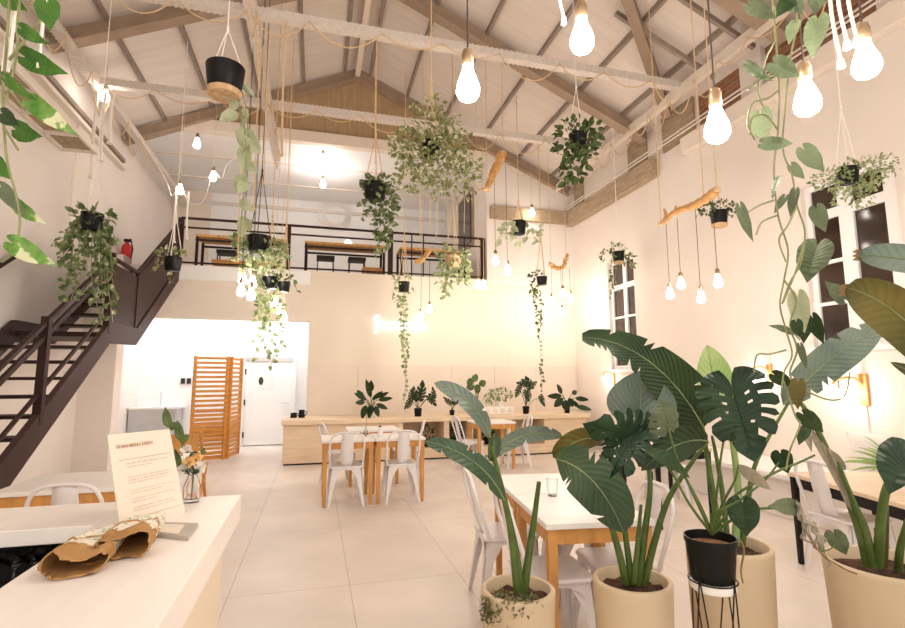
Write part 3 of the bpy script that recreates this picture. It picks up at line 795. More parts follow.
# ------------------------------------------------------------------ front bar
bar = thing('bar_counter', 'whitewashed bar counter at the lower left corner with menu card and paper bags', 'counter', (-.47, 1.6, 0))
BZ = 1.0
MB().box(-.672, -.275, -.2, 2.285, BZ - .10, BZ).build('bar_top', m_bar, bar, bevel=.004)
MB().box(-2.6, -.672, 1.945, 2.285, BZ - .05, BZ).build('side_top', m_bar, bar, bevel=.004)
MB().box(-.64, -.33, -.2, 2.24, 0, BZ - .10).build('bar_body', m_barside, bar)
MB().box(-.327, -.318, .3, 1.5, .05, .85).build('front_board', m_barside, bar)
MB().box(-2.6, -.66, 2.1, 2.24, 0, BZ - .05).build('side_body', m_barside, bar)
MB().box(-2.6, -.66, 2.08, 2.10, 0, BZ - .06).build('inner_panel', m_black, bar)
MB().box(-.675, -.645, .2, 2.08, 0, BZ - .11).build('inner_panel', m_black, bar)
MB().box(-1.8, -.645, 1.2, 2.08, .77, .80).build('work_shelf', m_black, bar)
for k, (px, py) in enumerate(((15, 557), (43, 549), (-12, 562), (66, 543))):
    p = PZ(px, py, .90); p.z = .80; p.y = min(p.y, 2.03); gs = .80
    g = MB().lathe([(r * gs, z * gs) for r, z in ((.0, 0), (.036, 0), (.034, .004), (.005, .012), (.004, .075), (.012, .088), (.048, .120), (.062, .142), (.0595, .142), (.045, .124), (.008, .096), (0, .095))], p, 20)
    tag(g.build('coupe_glass', m_glass, smooth=True), ['clear stemmed coupe glass second from the left on the dark shelf behind the bar', 'clear stemmed coupe glass third from the left on the dark shelf behind the bar',
        'clear stemmed coupe glass nearest the left edge of the photo behind the bar', 'clear stemmed coupe glass farthest right on the dark shelf behind the bar'][k], 'glass', 'coupe glasses behind the bar')
# menu card
bl, br = PZ(121, 533, BZ), PZ(185, 513, BZ)
dl = depth(bl); dr = depth(br)
tl, tr_ = W(107.5, 435, dl * 1.045), W(169.5, 429, dr * 1.045)
mc = thing('menu_card', 'cream menu card leaning back on the bar beside the flower vase', 'sign', bl)
nn = (br - bl).cross(tl - bl).normalized()
if nn.dot(tocam(bl)) < 0: nn = -nn
b = MB(); t_ = nn * .004
b.add([bl, br, tr_, tl, bl - t_, br - t_, tr_ - t_, tl - t_], [(0, 1, 2, 3), (7, 6, 5, 4), (0, 4, 5, 1), (1, 5, 6, 2), (2, 6, 7, 3), (3, 7, 4, 0)])
b.build('card', m_paper, mc)
def onc(u, v, e=.0006): return lerp(lerp(bl, br, u), lerp(tl, tr_, u), v) + nn * e
def quadc(mb, u0, u1, v0, v1): mb.add([onc(u0, v0), onc(u1, v0), onc(u1, v1), onc(u0, v1)], [(0, 1, 2, 3)])
b = MB(); quadc(b, .10, .95, .715, .719); quadc(b, .08, .95, .10, .104); b.build('divider_lines', m_ink, mc)
fx, fy = (br - bl).normalized(), (tl - bl).normalized()
def text_obj(s, org, size, m, parent, ex, ey, name):
    cu = bpy.data.curves.new(name, 'FONT'); cu.body = s; cu.size = size; cu.extrude = .0002; cu.offset = .0003
    ob = bpy.data.objects.new(name + '_tmp', cu); COL.objects.link(ob)
    dg = bpy.context.evaluated_depsgraph_get(); me = bpy.data.meshes.new_from_object(ob.evaluated_get(dg))
    bpy.data.objects.remove(ob)
    ez = ex.cross(ey).normalized(); o0 = parent_origin(parent)
    for v in me.vertices:
        c = v.co; q = org + ex * c.x + ey * c.y + ez * c.z; v.co = q - o0
    me.materials.clear(); me.materials.append(m); me.name = name
    o = bpy.data.objects.new(name, me); COL.objects.link(o); o.parent = parent; return o
ey = (tl - bl); ey = (ey - fx * ey.dot(fx)).normalized()
text_obj('SCAN MENU DISINI', onc(.10, .845), .0155, m_ink, mc, fx, ey, 'headline')
m_faint = mat('faint_brown_ink', (.62, .50, .40), .8)
rr = random.Random(5)
for v, u1, wd in ((.665, .88, 1), (.630, .6, 0), (.52, .88, 1), (.490, .86, 1), (.46, .8, 0), (.38, .9, 0), (.35, .72, 0), (.29, .88, 0), (.26, .6, 0), (.20, .85, 1), (.17, .9, 0)):
    u = .2 if v > .3 else .22; b = MB()
    while u < u1:
        w_ = rr.uniform(.02, .085)
        quadc(b, u, min(u + w_, u1), v, v + (.010 if wd else .008)); u += w_ + .018
    b.build('text_line', m_faint, mc)
b = MB(); s0 = onc(.5, 0) - nn * .002
hb_ = -V((nn.x, nn.y, 0)).normalized(); ft = onc(.5, 0) + hb_ * .10; ft.z = BZ + .003; b.bar(onc(.5, .7, -.005), ft, .05, .003); b.build('easel_foot', m_paper, mc)
# vase with flowers
vp = PZ(190, 503, BZ) + V((0, .02, 0)); vp.y = min(vp.y, 2.235)
vz = thing('flower_vase', 'small clear glass vase of white and peach flowers beside the menu card', 'vase', vp)
MB().lathe([(0, 0), (.029, 0), (.031, .01), (.030, .06), (.016, .10), (.014, .12), (.018, .135), (.0155, .135), (.0115, .12), (.0135, .10), (.027, .058), (.028, .012), (0, .008)], vp, 20).build('glass', m_glass, vz, smooth=True)
b = MB(); lf = MB(); heads = [(187, 452, 'w'), (196, 460, 'y'), (200, 468, 'w'), (190, 462, 'y'), (183, 470, 'w')]
hb = []
dv = depth(vp)
for x, y, c in heads:
    q = W(x, y, dv); b.tube(spline([vp + V((0, 0, .01)), vp + V((0, 0, .12)), q], 4), .0022, 4)
    f_ = MB()
    for k in range(26):
        a = rdir(rr, .5); small_leaf(f_, q + a * .004, (a + V((0, 0, .3))), rdir(rr), .026, .022)
    hb.append((f_, c))
for pts in (((190, 470), (180, 440), (168, 420)), ((190, 470), (184, 445), (180, 433)), ((190, 475), (178, 462))):
    pp = [vp + V((0, 0, .11))] + [W(x, y, dv) for x, y in pts]; b.tube(spline(pp, 4), .002, 4)
    e = pp[-1]; heart_blade(lf, e - V((0, 0, .015)), e + V((-.012, 0, .045)), .036, tocam(e))
    heart_blade(lf, e - V((-.005, 0, .03)), e + V((.032, 0, -.01)), .032, tocam(e))
for k in range(40): small_leaf(lf, vp + V((rr.uniform(-.02, .02), rr.uniform(-.02, .02), rr.uniform(.10, .19))), rdir(rr, .6), rdir(rr), .03, .014)
b.build('stems', m_stem, vz); lf.build('leaves', m_fol_green, vz); 
for f_, c in hb: f_.build('flower', m_petal_w if c == 'w' else m_petal_y, vz)
# paper bags
def paper_bag(name, label, ax0, ax1, wdt, hgt, seed):
    """a flattened, rolled paper sleeve lying on the bar, open end at ax0"""
    rg = random.Random(seed); a, e = V(ax0), V(ax1); t = (e - a); L = t.length; t.normalize(); sd = t.cross(V((0, 0, 1))).normalized(); up = V((0, 0, 1))
    th = thing(name, label, 'bag', lerp(a, e, .5), 'paper bags on the bar')
    N = 40; Mx = 20
    ns_ = [[rg.uniform(-1, 1) for _ in range(N)] for _ in range(Mx + 8)]
    def ring(u, inner=0, row=0):
        out = []
        for j in range(N):
            an = 2 * PI * j / N; cx, cz = math.cos(an), math.sin(an)
            w0 = wdt / 2 * (1 - inner) * (1 - .10 * u)
            h0 = hgt / 2 * (1 - .50 * u ** 1.3)
            wx = w0 * abs(cx) ** .75 * (1 if cx > 0 else -1)
            hz = h0 * (1 - inner * 1.3) * abs(cz) ** .8 * (1 if cz > 0 else -1)
            sagm = (1 - u) ** 2 * h0 * .75 * math.exp(-((cx - .25 * math.sin(seed)) / .45) ** 2) * (1 if cz > 0 else 0)      # the upper lip sags
            cr = .0028 * ns_[row][j] + .004 * math.sin(an * 5 + u * 11 + seed) * (1 if cz > 0 else .3)
            out.append(a + t * (u * L + .012 * math.sin(an * 2 + seed) * (1 - u) + (.010 * ns_[0][j // 3] if u == 0 else 0)) + sd * (wx + cr) + up * max(hz + h0 * 1.1 - sagm + cr, .0015))
        return out
    k0, k1 = MB(), MB()
    cut = 5
    rows = [ring(i / Mx, 0, i) for i in range(Mx + 1)]
    def skin(mb, rs, flip=False):
        n0 = len(mb.v)
        for r in rs: mb.v += r
        for i in range(len(rs) - 1):
            for j in range(N):
                q = (n0 + i * N + j, n0 + i * N + (j + 1) % N, n0 + (i + 1) * N + (j + 1) % N, n0 + (i + 1) * N + j); mb.f.append(q[::-1] if flip else q)
    skin(k0, rows[:cut + 1]); skin(k0, [ring(0, 0, 0), ring(0.0, .06, 1), ring(.3, .10, 3), ring(.6, .55, 4)], True)
    skin(k1, rows[cut:]); n0 = len(k1.v); k1.f.append(tuple(range(n0 - N, n0)))
    k0.build('brown_mouth', m_kraft, th, smooth=True); k1.build('printed_sleeve', m_print, th, smooth=True)
    b = MB(); i = cut
    b.tube([p + up * .001 for p in rows[i]], .003, 5, closed=True); b.tube([p + up * .001 for p in rows[i + 5]], .003, 5, closed=True); b.build('folded_edge', m_kraft, th)
    return th
def printmat():
    m, nt, b = new_mat('printed_white_paper')
    tc = nt.nodes.new('ShaderNodeTexCoord'); mp = nt.nodes.new('ShaderNodeMapping'); mp.inputs['Scale'].default_value = (45, 140, 45); mp.inputs['Rotation'].default_value = (0, 0, .5)
    nt.links.new(tc.outputs['Object'], mp.inputs['Vector'])
    nz = nt.nodes.new('ShaderNodeTexNoise'); nz.inputs['Scale'].default_value = 1; nz.inputs['Detail'].default_value = 1; nt.links.new(mp.outputs[0], nz.inputs['Vector'])
    rp = nt.nodes.new('ShaderNodeValToRGB'); e = rp.color_ramp.elements; e[0].position = .57; e[1].position = .63
    e[0].color = (.78, .70, .58, 1); e[1].color = (.10, .34, .24, 1)
    nt.links.new(nz.outputs['Fac'], rp.inputs['Fac']); nt.links.new(rp.outputs[0], b.inputs['Base Color']); b.inputs['Roughness'].default_value = .8
    return m
m_print = printmat()
paper_bag('paper_bag', 'brown paper bag with printed sleeve, lower left of the two on the bar', PZ(72, 578, BZ) + V((-.0, -.0, 0)), PZ(108, 538, BZ), .135, .062, 2)
paper_bag('paper_bag', 'brown paper bag with printed sleeve, resting against the menu card on the bar', PZ(122, 562, BZ), PZ(146, 527, BZ), .125, .075, 5)
bk = thing('booklet', 'thin grey brown booklet lying flat on the bar to the right of the bags', 'booklet', PZ(175, 535, BZ))
b = MB(); q = [PZ(150, 537, BZ), PZ(188, 541, BZ), PZ(198, 527, BZ), PZ(165, 526, BZ)]
b.add([p + V((0, 0, .001)) for p in q] + [p + V((0, 0, .012)) for p in q], [(3, 2, 1, 0), (4, 5, 6, 7), (0, 1, 5, 4), (1, 2, 6, 5), (2, 3, 7, 6), (3, 0, 4, 7)]); b.build('cover', mat('grey_brown_card', (.45, .40, .35), .7), bk)
b = MB(); q2 = [lerp(p, (q[0] + q[2]) / 2, .12) for p in q[:]]; q2 = [lerp(p, q[0], .25) for p in q2]
b.add([p + V((0, 0, .0125)) for p in q2] + [p + V((0, 0, .016)) for p in q2], [(3, 2, 1, 0), (4, 5, 6, 7), (0, 1, 5, 4), (1, 2, 6, 5), (2, 3, 7, 6), (3, 0, 4, 7)]); b.build('loose_sheet', m_paper, bk)
# things on the counter end
for k, (x, dz) in enumerate(((-.36, .09), (-.22, .14))):
    t = thing('coffee_jug', ('lower left' if k == 0 else 'taller right') + ' one of two small black jugs on the left end of the back counter', 'jug', (x, 9.85, .755), 'black jugs on the counter end')
    MB().lathe([(0, 0), (.055, 0), (.06, .02), (.05, dz), (.045, dz), (.05, .02), (0, .015)], (x, 9.85, .755), 14).build('body', m_black, t, smooth=True)
    MB().tube([(x + .05, 9.85, .755 + dz * .85), (x + .1, 9.85, .755 + dz * .7), (x + .055, 9.85, .755 + .03)], .009, 5).build('handle', m_black, t)
# neon lettering (cursive white tube)
ns = thing('neon_sign', 'white cursive neon lettering on the cream back wall behind the hanging vine', 'sign', (1.6, YB - .02, 2.5))
nx0, nx1, nzb = 1.10, 2.24, 2.46; sc_ = (nx1 - nx0) / 8.6; hgt = .15
def N_(u, v): return V((nx0 + u * sc_, YB - .035, nzb + v * hgt))
strokes = [
    [(.9, 1.6), (.5, 1.75), (.3, 1.5), (.5, .8), (.55, 0), (.4, -.6), (.2, -.4)], [(.1, .9), (.5, 1.0), (1.0, .95)],
    [(1.6, .9), (1.15, .7), (1.2, .1), (1.65, .1), (1.8, .6), (1.6, .9), (2.1, .75)],
    [(2.2, .9), (2.2, .2), (2.55, .05), (2.85, .5), (2.9, .9), (2.9, .1), (3.2, .2)],
    [(3.3, .2), (3.4, .9), (3.5, .7), (3.8, .85), (3.75, .2), (4.0, .1)],
    [(4.6, .85), (4.25, .7), (4.6, .4), (4.4, .05), (4.1, .15)], [(4.6, .1), (4.9, .3)],
    [(5.0, .9), (5.0, .2), (5.35, .05), (5.6, .5), (5.65, .9), (5.65, .1), (5.9, .2)],
    [(6.6, .8), (6.2, .85), (6.05, .3), (6.4, .05), (6.65, .5), (6.7, 1.7), (6.7, .2), (6.9, .1)],
    [(7.0, .9), (7.0, .2), (7.35, .05), (7.6, .5), (7.65, .9), (7.65, .1), (8.0, .15), (8.4, .4)]]
for s_ in strokes: MB().tube(spline([N_(*p) for p in s_], 6), .008, 6).build('neon_tube', m_neon, ns, smooth=True)
b = MB()
for u in (.6, 3, 5.4, 7.8): b.bar(N_(u, .2), N_(u, .2) + V((0, .035, 0)), .012, .012)
b.build('wall_clips', m_white, ns)

# ------------------------------------------------------------------ lamps
def pendant(p, sc, label, top, cm=None, group=None, bm=None, kind='pendant_bulb'):
    """p: centre of the bulb; bulb is sc metres wide; cord runs up to top"""
    p = V(p); R_ = sc / 2
    t = thing(kind, label, 'lamp', p, group)
    prof = [(.34, 2.0), (.40, 1.7), (.53, 1.25), (.74, .65), (.92, .1), (1.0, -.38), (.95, -.75), (.76, -1.08), (.42, -1.29), (0, -1.36)]
    MB().lathe([(r * R_, z * R_) for r, z in prof][::-1], p, 18).build('bulb', bm or m_bulb, t, smooth=True)
    MB().lathe([(.46 * R_, 1.80 * R_), (.52 * R_, 1.85 * R_), (.52 * R_, 2.9 * R_), (.42 * R_, 3.05 * R_), (.42 * R_, 3.25 * R_), (.12 * R_, 3.45 * R_)], p, 14).build('socket', m_brass, t, smooth=True)
    MB().tube([p + V((0, 0, 3.4 * R_)), V(top)], max(.0035, .06 * R_), 6).build('cord', cm or m_cord, t)
    return t
def below_roof(p): return V((p.x, p.y, roof_z(p.x, .05)))
for (x, y, d, lb) in ((468, 86, 1.95, 'large glowing pear bulb on a straight dark cord above the leafy ball plant'), (582, 38, 1.95, 'large glowing pear bulb highest up, its socket cut by the top edge'),
                      (717, 127, 1.9, 'large glowing pear bulb hanging left of the pale trailing vine'), (807, 100, 1.9, 'large glowing pear bulb hanging among the leaves of the pale trailing vine'),
                      (866, 62, 1.85, 'large glowing pear bulb nearest the top right corner')):
    p = W(x, y, d); pendant(p, .090, lb, V((p.x, p.y, 5.0 if x < 700 else 4.6)) if False else below_roof(p), group='large bulbs in the foreground')
def driftwood(name, label, pts, r0, r1, twigs=(), hang=()):
    t = thing(name, label, 'driftwood', pts[0], 'driftwood lamp bars')
    b = MB(); s_ = spline(pts, 6); n = len(s_); rg = random.Random(len(label))
    s_ = [p + rdir(rg) * r0 * .25 for p in s_]
    b.tube(s_, [lerp(r0, r1, i / (n - 1)) * rg.uniform(.85, 1.15) for i in range(n)], 9); b.build('branch', m_drift, t, smooth=True)
    for a, e, r in twigs: MB().tube([a, lerp(V(a), V(e), .5) + rdir(rg) * .01, e], [r, r * .8, r * .5], 6).build('twig', m_drift, t, smooth=True)
    for a, e in hang: 
        MB().tube([a, e], .006, 5).build('rope', m_rope, t)
        MB().lathe([(r0 * 1.05, -.02), (r0 * 1.25, 0), (r0 * 1.05, .02)], a, 10).build('rope_binding', m_rope, t)
    return t
Yd = 5.2
# driftwood near the right wall
q = [W(x, y, 6.05 - .25 * i) for i, (x, y) in enumerate(((661, 224), (675, 212), (690, 207), (704, 200), (717, 190)))]
driftwood('driftwood_bar', 'golden driftwood branch with four bulbs hanging before the right wall', q, .028, .048, [(q[0] + V((.08, 0, .05)), W(664, 209, 6.0), .025), (q[1], W(676, 206, 5.9), .02)],
          [(q[3], V((q[3].x, q[3].y, 5.9 if abs(q[3].x - 5.4) < .1 else roof_z(q[3].x, .1)))), (q[4], V((q[4].x, q[4].y, roof_z(q[4].x, .1)))), (q[0], V((q[0].x, q[0].y, roof_z(q[0].x, .1))))])
for i, (x, y, px, py, o) in enumerate(((670, 294, 667, 219, 'first'), (681, 284, 677, 211, 'second'), (701, 298, 697, 203, 'third'), (718, 282, 714, 192, 'fourth'))):
    top = lerp(q[0], q[4], (px - 661) / 56); p = W(x, y, depth(top)); top = V((p.x, p.y, top.z))
    pendant(p, .082, o + ' from the left of the four bulbs under the driftwood by the right wall', top, group='bulbs under the right wall driftwood')
# driftwood in front of the gable
q2 = [PY(x, y, 7.4) for x, y in ((487, 189), (492, 176), (498, 164), (503, 153))]
driftwood('driftwood_bar', 'tilted golden driftwood branch with two bulbs right of the leafy ball plant', q2, .05, .075, [(q2[0], PY(478, 190, 7.4), .02)], [(q2[3], V((q2[3].x, 7.4, roof_z(q2[3].x, .15)))), (q2[0], V((q2[0].x, 7.4, roof_z(q2[0].x, .15))))])
for x, y, k, o in ((495.5, 261, 1, 'left'), (507.5, 271, 3, 'right')):
    p = PY(x, y, 7.4); pendant(p, .105, o + ' one of the two bulbs under the tilted driftwood before the white wall', V((p.x, p.y, q2[k].z)), group='bulbs under the tilted driftwood')
# driftwood in the back right corner
q3 = [PY(x, y, 9.3) for x, y in ((551, 265), (557, 268), (563, 267), (566, 259), (568, 254))]
driftwood('driftwood_bar', 'small golden driftwood piece with four bulbs in the back right corner', q3, .05, .03, [(q3[0], PY(549, 262, 9.3), .03)], [(q3[0], V((q3[0].x, 9.3, roof_z(q3[0].x, .1)))), (q3[3], V((q3[3].x, 9.3, roof_z(q3[3].x, .1))))])
for i, (x, y) in enumerate(((552, 302), (563, 294), (570.5, 299), (562, 313))):
    p = PY(x, y, 9.3 - .06 * i); pendant(p, .105, ['leftmost', 'upper middle', 'rightmost', 'lowest'][i] + ' of the four bulbs under the corner driftwood', V((p.x, p.y, q3[1].z)), group='bulbs under the corner driftwood', bm=m_bulb_far)
# pairs near the loft edge
for x, y, o in ((478, 285, 'left'), (484, 286, 'right')):
    p = PY(x, y, 8.6); pendant(p, .095, o + ' of two bulbs side by side below the right end of the loft railing', V((p.x, p.y, 5.95 if 0 else roof_z(p.x, .1))), group='bulb pair at the railing end', cm=m_rope)
q4 = [PY(x, y, 8.9) for x, y in ((415, 262), (422, 260), (430, 250))]
driftwood('driftwood_bar', 'small golden driftwood piece before the loft railing, left of the bushy basket', q4, .05, .04, [(q4[1], PY(433, 246, 8.9), .02)], [(q4[1], V((q4[1].x, 8.9, roof_z(q4[1].x, .1))))])
for x, y, o in ((421, 317, 'lower'), (429.5, 310, 'upper')):
    p = PY(x, y, 8.9); pendant(p, .095, o + ' of two small bulbs hanging beside the neon lettering', V((p.x, p.y, q4[1].z)), group='bulbs beside the neon lettering', bm=m_bulb_far)
# bulb clusters left of centre
for i, (x, y, Y_, o) in enumerate(((242.5, 279, 6.9, 'upper left'), (241, 291, 6.7, 'lower left'), (252.5, 283, 6.9, 'upper right'), (251, 295, 6.7, 'lower right'))):
    p = PY(x, y, Y_); pendant(p, .10, o + ' bulb of the tight cluster of four under the planted shelf', V((p.x, p.y, roof_z(p.x, .1))), group='cluster of four bulbs', bm=m_bulb_far)
for i, (x, y, Y_, o) in enumerate(((274, 303, 8.1, 'highest'), (279.5, 310, 8.0, 'middle'), (284, 318, 8.1, 'lowest'))):
    p = PY(x, y, Y_); pendant(p, .10, o + ' of three bulbs hanging by the trailing plant left of the cream wall', V((p.x, p.y, roof_z(p.x, .1))), group='trio of bulbs', bm=m_bulb_far, cm=m_rope)
# small bulbs on the string lines
for x, y, fix, o in ((105, 97, 8.25, 'small bare string bulb under the left steel beam'), (180, 190, 9.8, 'small bare string bulb above the top of the staircase'), (213, 177, 9.8, 'small bare string bulb in front of the loft wall near the stairs'),
                     (323, 159, 10.7, 'upper small string bulb under the gable beam'), (323, 184, 11.5, 'lower small string bulb before the loft back wall'), (197, 144, 9.5, 'faint small string bulb under the left rafter'), (532, 213, 10.0, 'small string bulb at the end of the conduit near the pale hanging plant')):
    p = PY(x, y, fix); zt = roof_z(p.x, .12) if fix < YB else 6.3
    pendant(p, .12, o, V((p.x, p.y, min(zt, p.z + 1.5 if fix < YB else 6.3) if 0 else zt)), cm=m_rope, bm=m_bulb_loft if fix == 11.5 else m_bulb_dim, kind='string_bulb')
# sconces on the right wall
def sconce(x, y, s, label):
    p = PX(x, y, XR); t = thing('wall_sconce', label, 'lamp', p, 'wooden wall sconces')
    MB().box(XR - .03, XR, p.y - .065 * s, p.y + .065 * s, p.z - .34 * s, p.z + .12 * s).build('back_board', m_wood, t, bevel=.006)
    MB().tube(spline([(XR - .02, p.y, p.z - .05 * s), (XR - .12 * s, p.y + .05 * s, p.z + .06 * s), (XR - .28 * s, p.y + .14 * s, p.z + .05 * s), (XR - .36 * s, p.y + .20 * s, p.z - .02)], 5), [.02 * s] * 16, 7).build('branch_arm', m_drift, t, smooth=True)
    c = V((XR - .30 * s, p.y + .15 * s, p.z - .17 * s))
    MB().lathe([(0, -.07 * s), (.03 * s, -.06 * s), (.045 * s, -.02 * s), (.035 * s, .03 * s), (.016 * s, .06 * s)], c, 14).build('bulb', m_bulb, t, smooth=True)
    MB().tube([c + V((0, 0, .05 * s)), c + V((0, 0, .22 * s))], .012 * s, 6).build('socket', m_brass, t)
    MB().tube([(XR - .015, p.y, p.z - .34 * s), (XR - .015, p.y - .01, .9)], .009, 5).build('cable_duct', m_wall_r, t)
sconce(864, 382, .72, 'lit wooden wall sconce with a branch arm below the large window')
sconce(770, 370, .6, 'wooden wall sconce half hidden behind the big split leaf')
sconce(614, 374, .6, 'small orange wooden wall sconce under the narrow far window')

# ------------------------------------------------------------------ rope garlands
def garland(name, label, pts, sag, r=.008, m=None, seed=1):
    rg = random.Random(seed); pts = [V(p) for p in pts]; b = MB(); out = []
    for a, e in zip(pts, pts[1:]):
        s_ = sag * rg.uniform(.5, 1.4)
        for i in range(10):
            t = i / 10; out.append(lerp(a, e, t) - V((0, 0, s_ * 4 * t * (1 - t))))
    out.append(pts[-1]); b.tube(out, r, 5)
    return tag(b.build(name, m or m_rope, smooth=True), label, 'rope', 'draped ropes')
garland('draped_rope', 'loops of jute rope along the steel rail above the right wall', [(5.18, y, 5.76) for y in (3.2, 3.7, 4.1, 4.8, 5.3, 5.75, 6.3, 6.8, 7.2, 7.9, 8.4, 9.0, 9.6)], .32, seed=2)
garland('draped_rope', 'loops of jute rope along the nearer lattice cross beam', [(x, 6.05, 5.86) for x in (-3.2, -2.4, -1.7, -.9, -.2, .7, 1.5, 2.3, 3.2, 3.9, 4.7, 5.3)], .26, seed=3)
garland('draped_rope', 'loops of jute rope along the farther lattice cross beam', [(x, 8.21, 5.86) for x in (-3.2, -2.5, -1.6, -.9, -.1, .6, 1.5, 2.4, 3.1, 4.0, 4.8, 5.3)], .28, seed=4)
garland('draped_rope', 'loops of jute rope along the left steel beam over the stairs', [(-3.22, y, 5.84) for y in (5.6, 6.4, 7.1, 7.9, 8.6, 9.4, 10.0, 10.8)], .35, seed=5)
garland('draped_rope', 'jute rope hanging loosely along the middle steel beam', [(-.80, y, 5.84) for y in (5.2, 6.0, 6.7, 7.4, 8.1, 9.0, 9.9)], .5, seed=6)
garland('draped_rope', 'jute rope swagged from the right end of the gable rafter', [(x, 10.1, roof_z(x, .33)) for x in (3.3, 3.9, 4.5, 5.2)], .15, seed=8)
def cords(label, tops, lens, r=.012, m=None):
    t = thing('rope_tassel', label, 'cord', tops[0], 'loose hanging cords')
    for a, l in zip(tops, lens):
        a = V(a); b = MB().tube(spline([a, a - V((.01, 0, l * .5)), a - V((-.01, 0, l))], 4), r, 5)
        b.lathe([(r * 2.2, -.03), (r * 1.6, 0), (0, .01)], a - V((-.01, 0, l)), 6); b.build('cord', m or m_white_rope, t)
def C_(x, y, Y_): return PY(x, y, Y_)
def cordlen(x0, y0, x1, y1, Y_): return C_(x0, y0, Y_).z - C_(x1, y1, Y_).z
cords('white cords hanging around the string bulb at the left beam', [C_(98, 92, 8.2), C_(106, 92, 8.2), C_(113, 94, 8.2)], [1.3, 1.05, .75], .022)
cords('thin white cords hanging from the string bulb above the top of the stairs', [C_(177, 187, 9.8), C_(189, 192, 9.8)], [1.0, .85], .018)
tag(MB().tube(spline([(-3.22, 9.8, 5.86), C_(165, 178, 9.8), C_(172, 196, 9.8), C_(180, 185, 9.8), C_(190, 203, 9.8), C_(204, 200, 9.8), C_(213, 172, 9.8), C_(222, 178, 9.8), C_(232, 160, 9.8), (-.88, 9.8, 5.86)], 6), .007, 5).build('string_light_cable', m_white_rope, smooth=True), 'looping cable of the string bulbs over the top of the stairs', 'cable')
cords('pale jute cords hanging behind the black pot with the round base', [C_(262, 30, 6.0), C_(270, 30, 6.0), C_(287, 20, 6.0), C_(247, 60, 6.0)], [2.2, 1.9, 1.7, 2.4], .007, m_rope)
cords('long jute cords hanging below the gable beam', [C_(286, 20, 6.15), C_(377, 40, 6.15)], [1.75, 1.65], .007, m_rope)
cords('three white cords at the top right between the two right hand bulbs', [W(829, -30, 1.75), W(837, -30, 1.8), W(847, -30, 1.75)], [.33, .27, .25], .006)
cords('white cord with a knotted end left of the topmost bulb', [W(560, -30, 2.1)], [.21], .006)

# ------------------------------------------------------------------ big floor plants
def planter(mb_name, parent, c, R_, R0, z1, m, wall=.022, soil=.05):
    z1 = z1
    prof = [(0, 0), (R0 * .97, 0), (R0, .012), (lerp(R0, R_, .5) * 1.025, z1 * .5), (R_, z1 - .02), (R_ + .001, z1 - .006), (R_ - .005, z1), (R_ - wall + .004, z1), (R_ - wall, z1 - .006), (R_ - wall - .004, z1 - soil - .03)]
    MB().lathe(prof, (c.x, c.y, 0), 44, cap=False).build(mb_name, m, parent, smooth=True)
    rg = random.Random(int(c.x * 100)); b = MB(); n = 20
    vs = [V((c.x, c.y, z1 - soil + .02))]; fs = []
    for k in range(1, 5):
        for j in range(n):
            a = 2 * PI * j / n; r = (R_ - wall) * k / 4
            vs.append(V((c.x + r * math.cos(a), c.y + r * math.sin(a), z1 - soil + rg.uniform(-.008, .014))))
    for j in range(n): fs.append((0, 1 + j, 1 + (j + 1) % n))
    for k in range(3):
        for j in range(n): fs.append((1 + k * n + j, 1 + k * n + n + j, 1 + k * n + n + (j + 1) % n, 1 + k * n + (j + 1) % n))
    b.add(vs, fs)
    b.build('soil', m_soil, parent, smooth=True)
m_midrib = leafmat('pale_midrib', (.16, .20, .08), (.28, .32, .15), trans=.05)
def WW(p): return W(p[0], p[1], p[2])
def hleaf(parent, base, tip, wpx, m, thr=None, roll=0, prof=prof_paddle, fold=.12, tears=0, curl=0, wav=.01, nu=18, heart=0, rib=.0035, name='leaf', seed=1):
    a, b = WW(base), WW(tip); mid = (a + b) / 2
    sag = V((0, 0, 0))
    if thr: sag = (WW(thr) - mid) * 2
    ax = (b - a).normalized(); nh = Quaternion(ax, math.radians(roll)) @ tocam(mid)
    w_ = wpx * (base[2] + tip[2]) / 2 / F
    mb = MB(); lamina(mb, a, b, w_, nh, sag, prof, fold, nu, heart, wav, tears, random.Random(seed), curl)
    if prof is prof_heart:
        mb = MB(); heart_blade(mb, a, b, w_, nh, random.Random(seed)); rib = 0
    o = mb.build(name, m, parent, smooth=True)
    if rib:
        r_ = MB(); midrib(r_, a + nh * .002, b + nh * .002, sag, rib); r_.build('midrib', m_midrib, o, smooth=True)
    return o
def hmon(parent, at, tip, wpx, m, roll=0, slots=6, bend=.12, seed=1, name='leaf', din=.42):
    a, b = WW(at), WW(tip); ax = (b - a).normalized(); nh = Quaternion(ax, math.radians(roll)) @ tocam((a + b) / 2)
    mb = MB(); monstera_blade(mb, a, b, wpx * (at[2] + tip[2]) / 2 / F, nh, slots, bend, random.Random(seed), din)
    mb.tube([a, lerp(a, b, .5) - nh * .004, lerp(a, b, .95) - nh * .01], [.004, .003, .001], 5)
    return mb.build(name, m, parent, smooth=True)
def hstem(parent, pts, r0, r1, m=None, name='stem', n=8):
    q = spline([WW(p) for p in pts], 6); k = len(q)
    return MB().tube(q, [lerp(r0, r1, i / (k - 1)) for i in range(k)], n).build(name, m or m_stem, parent, smooth=True)

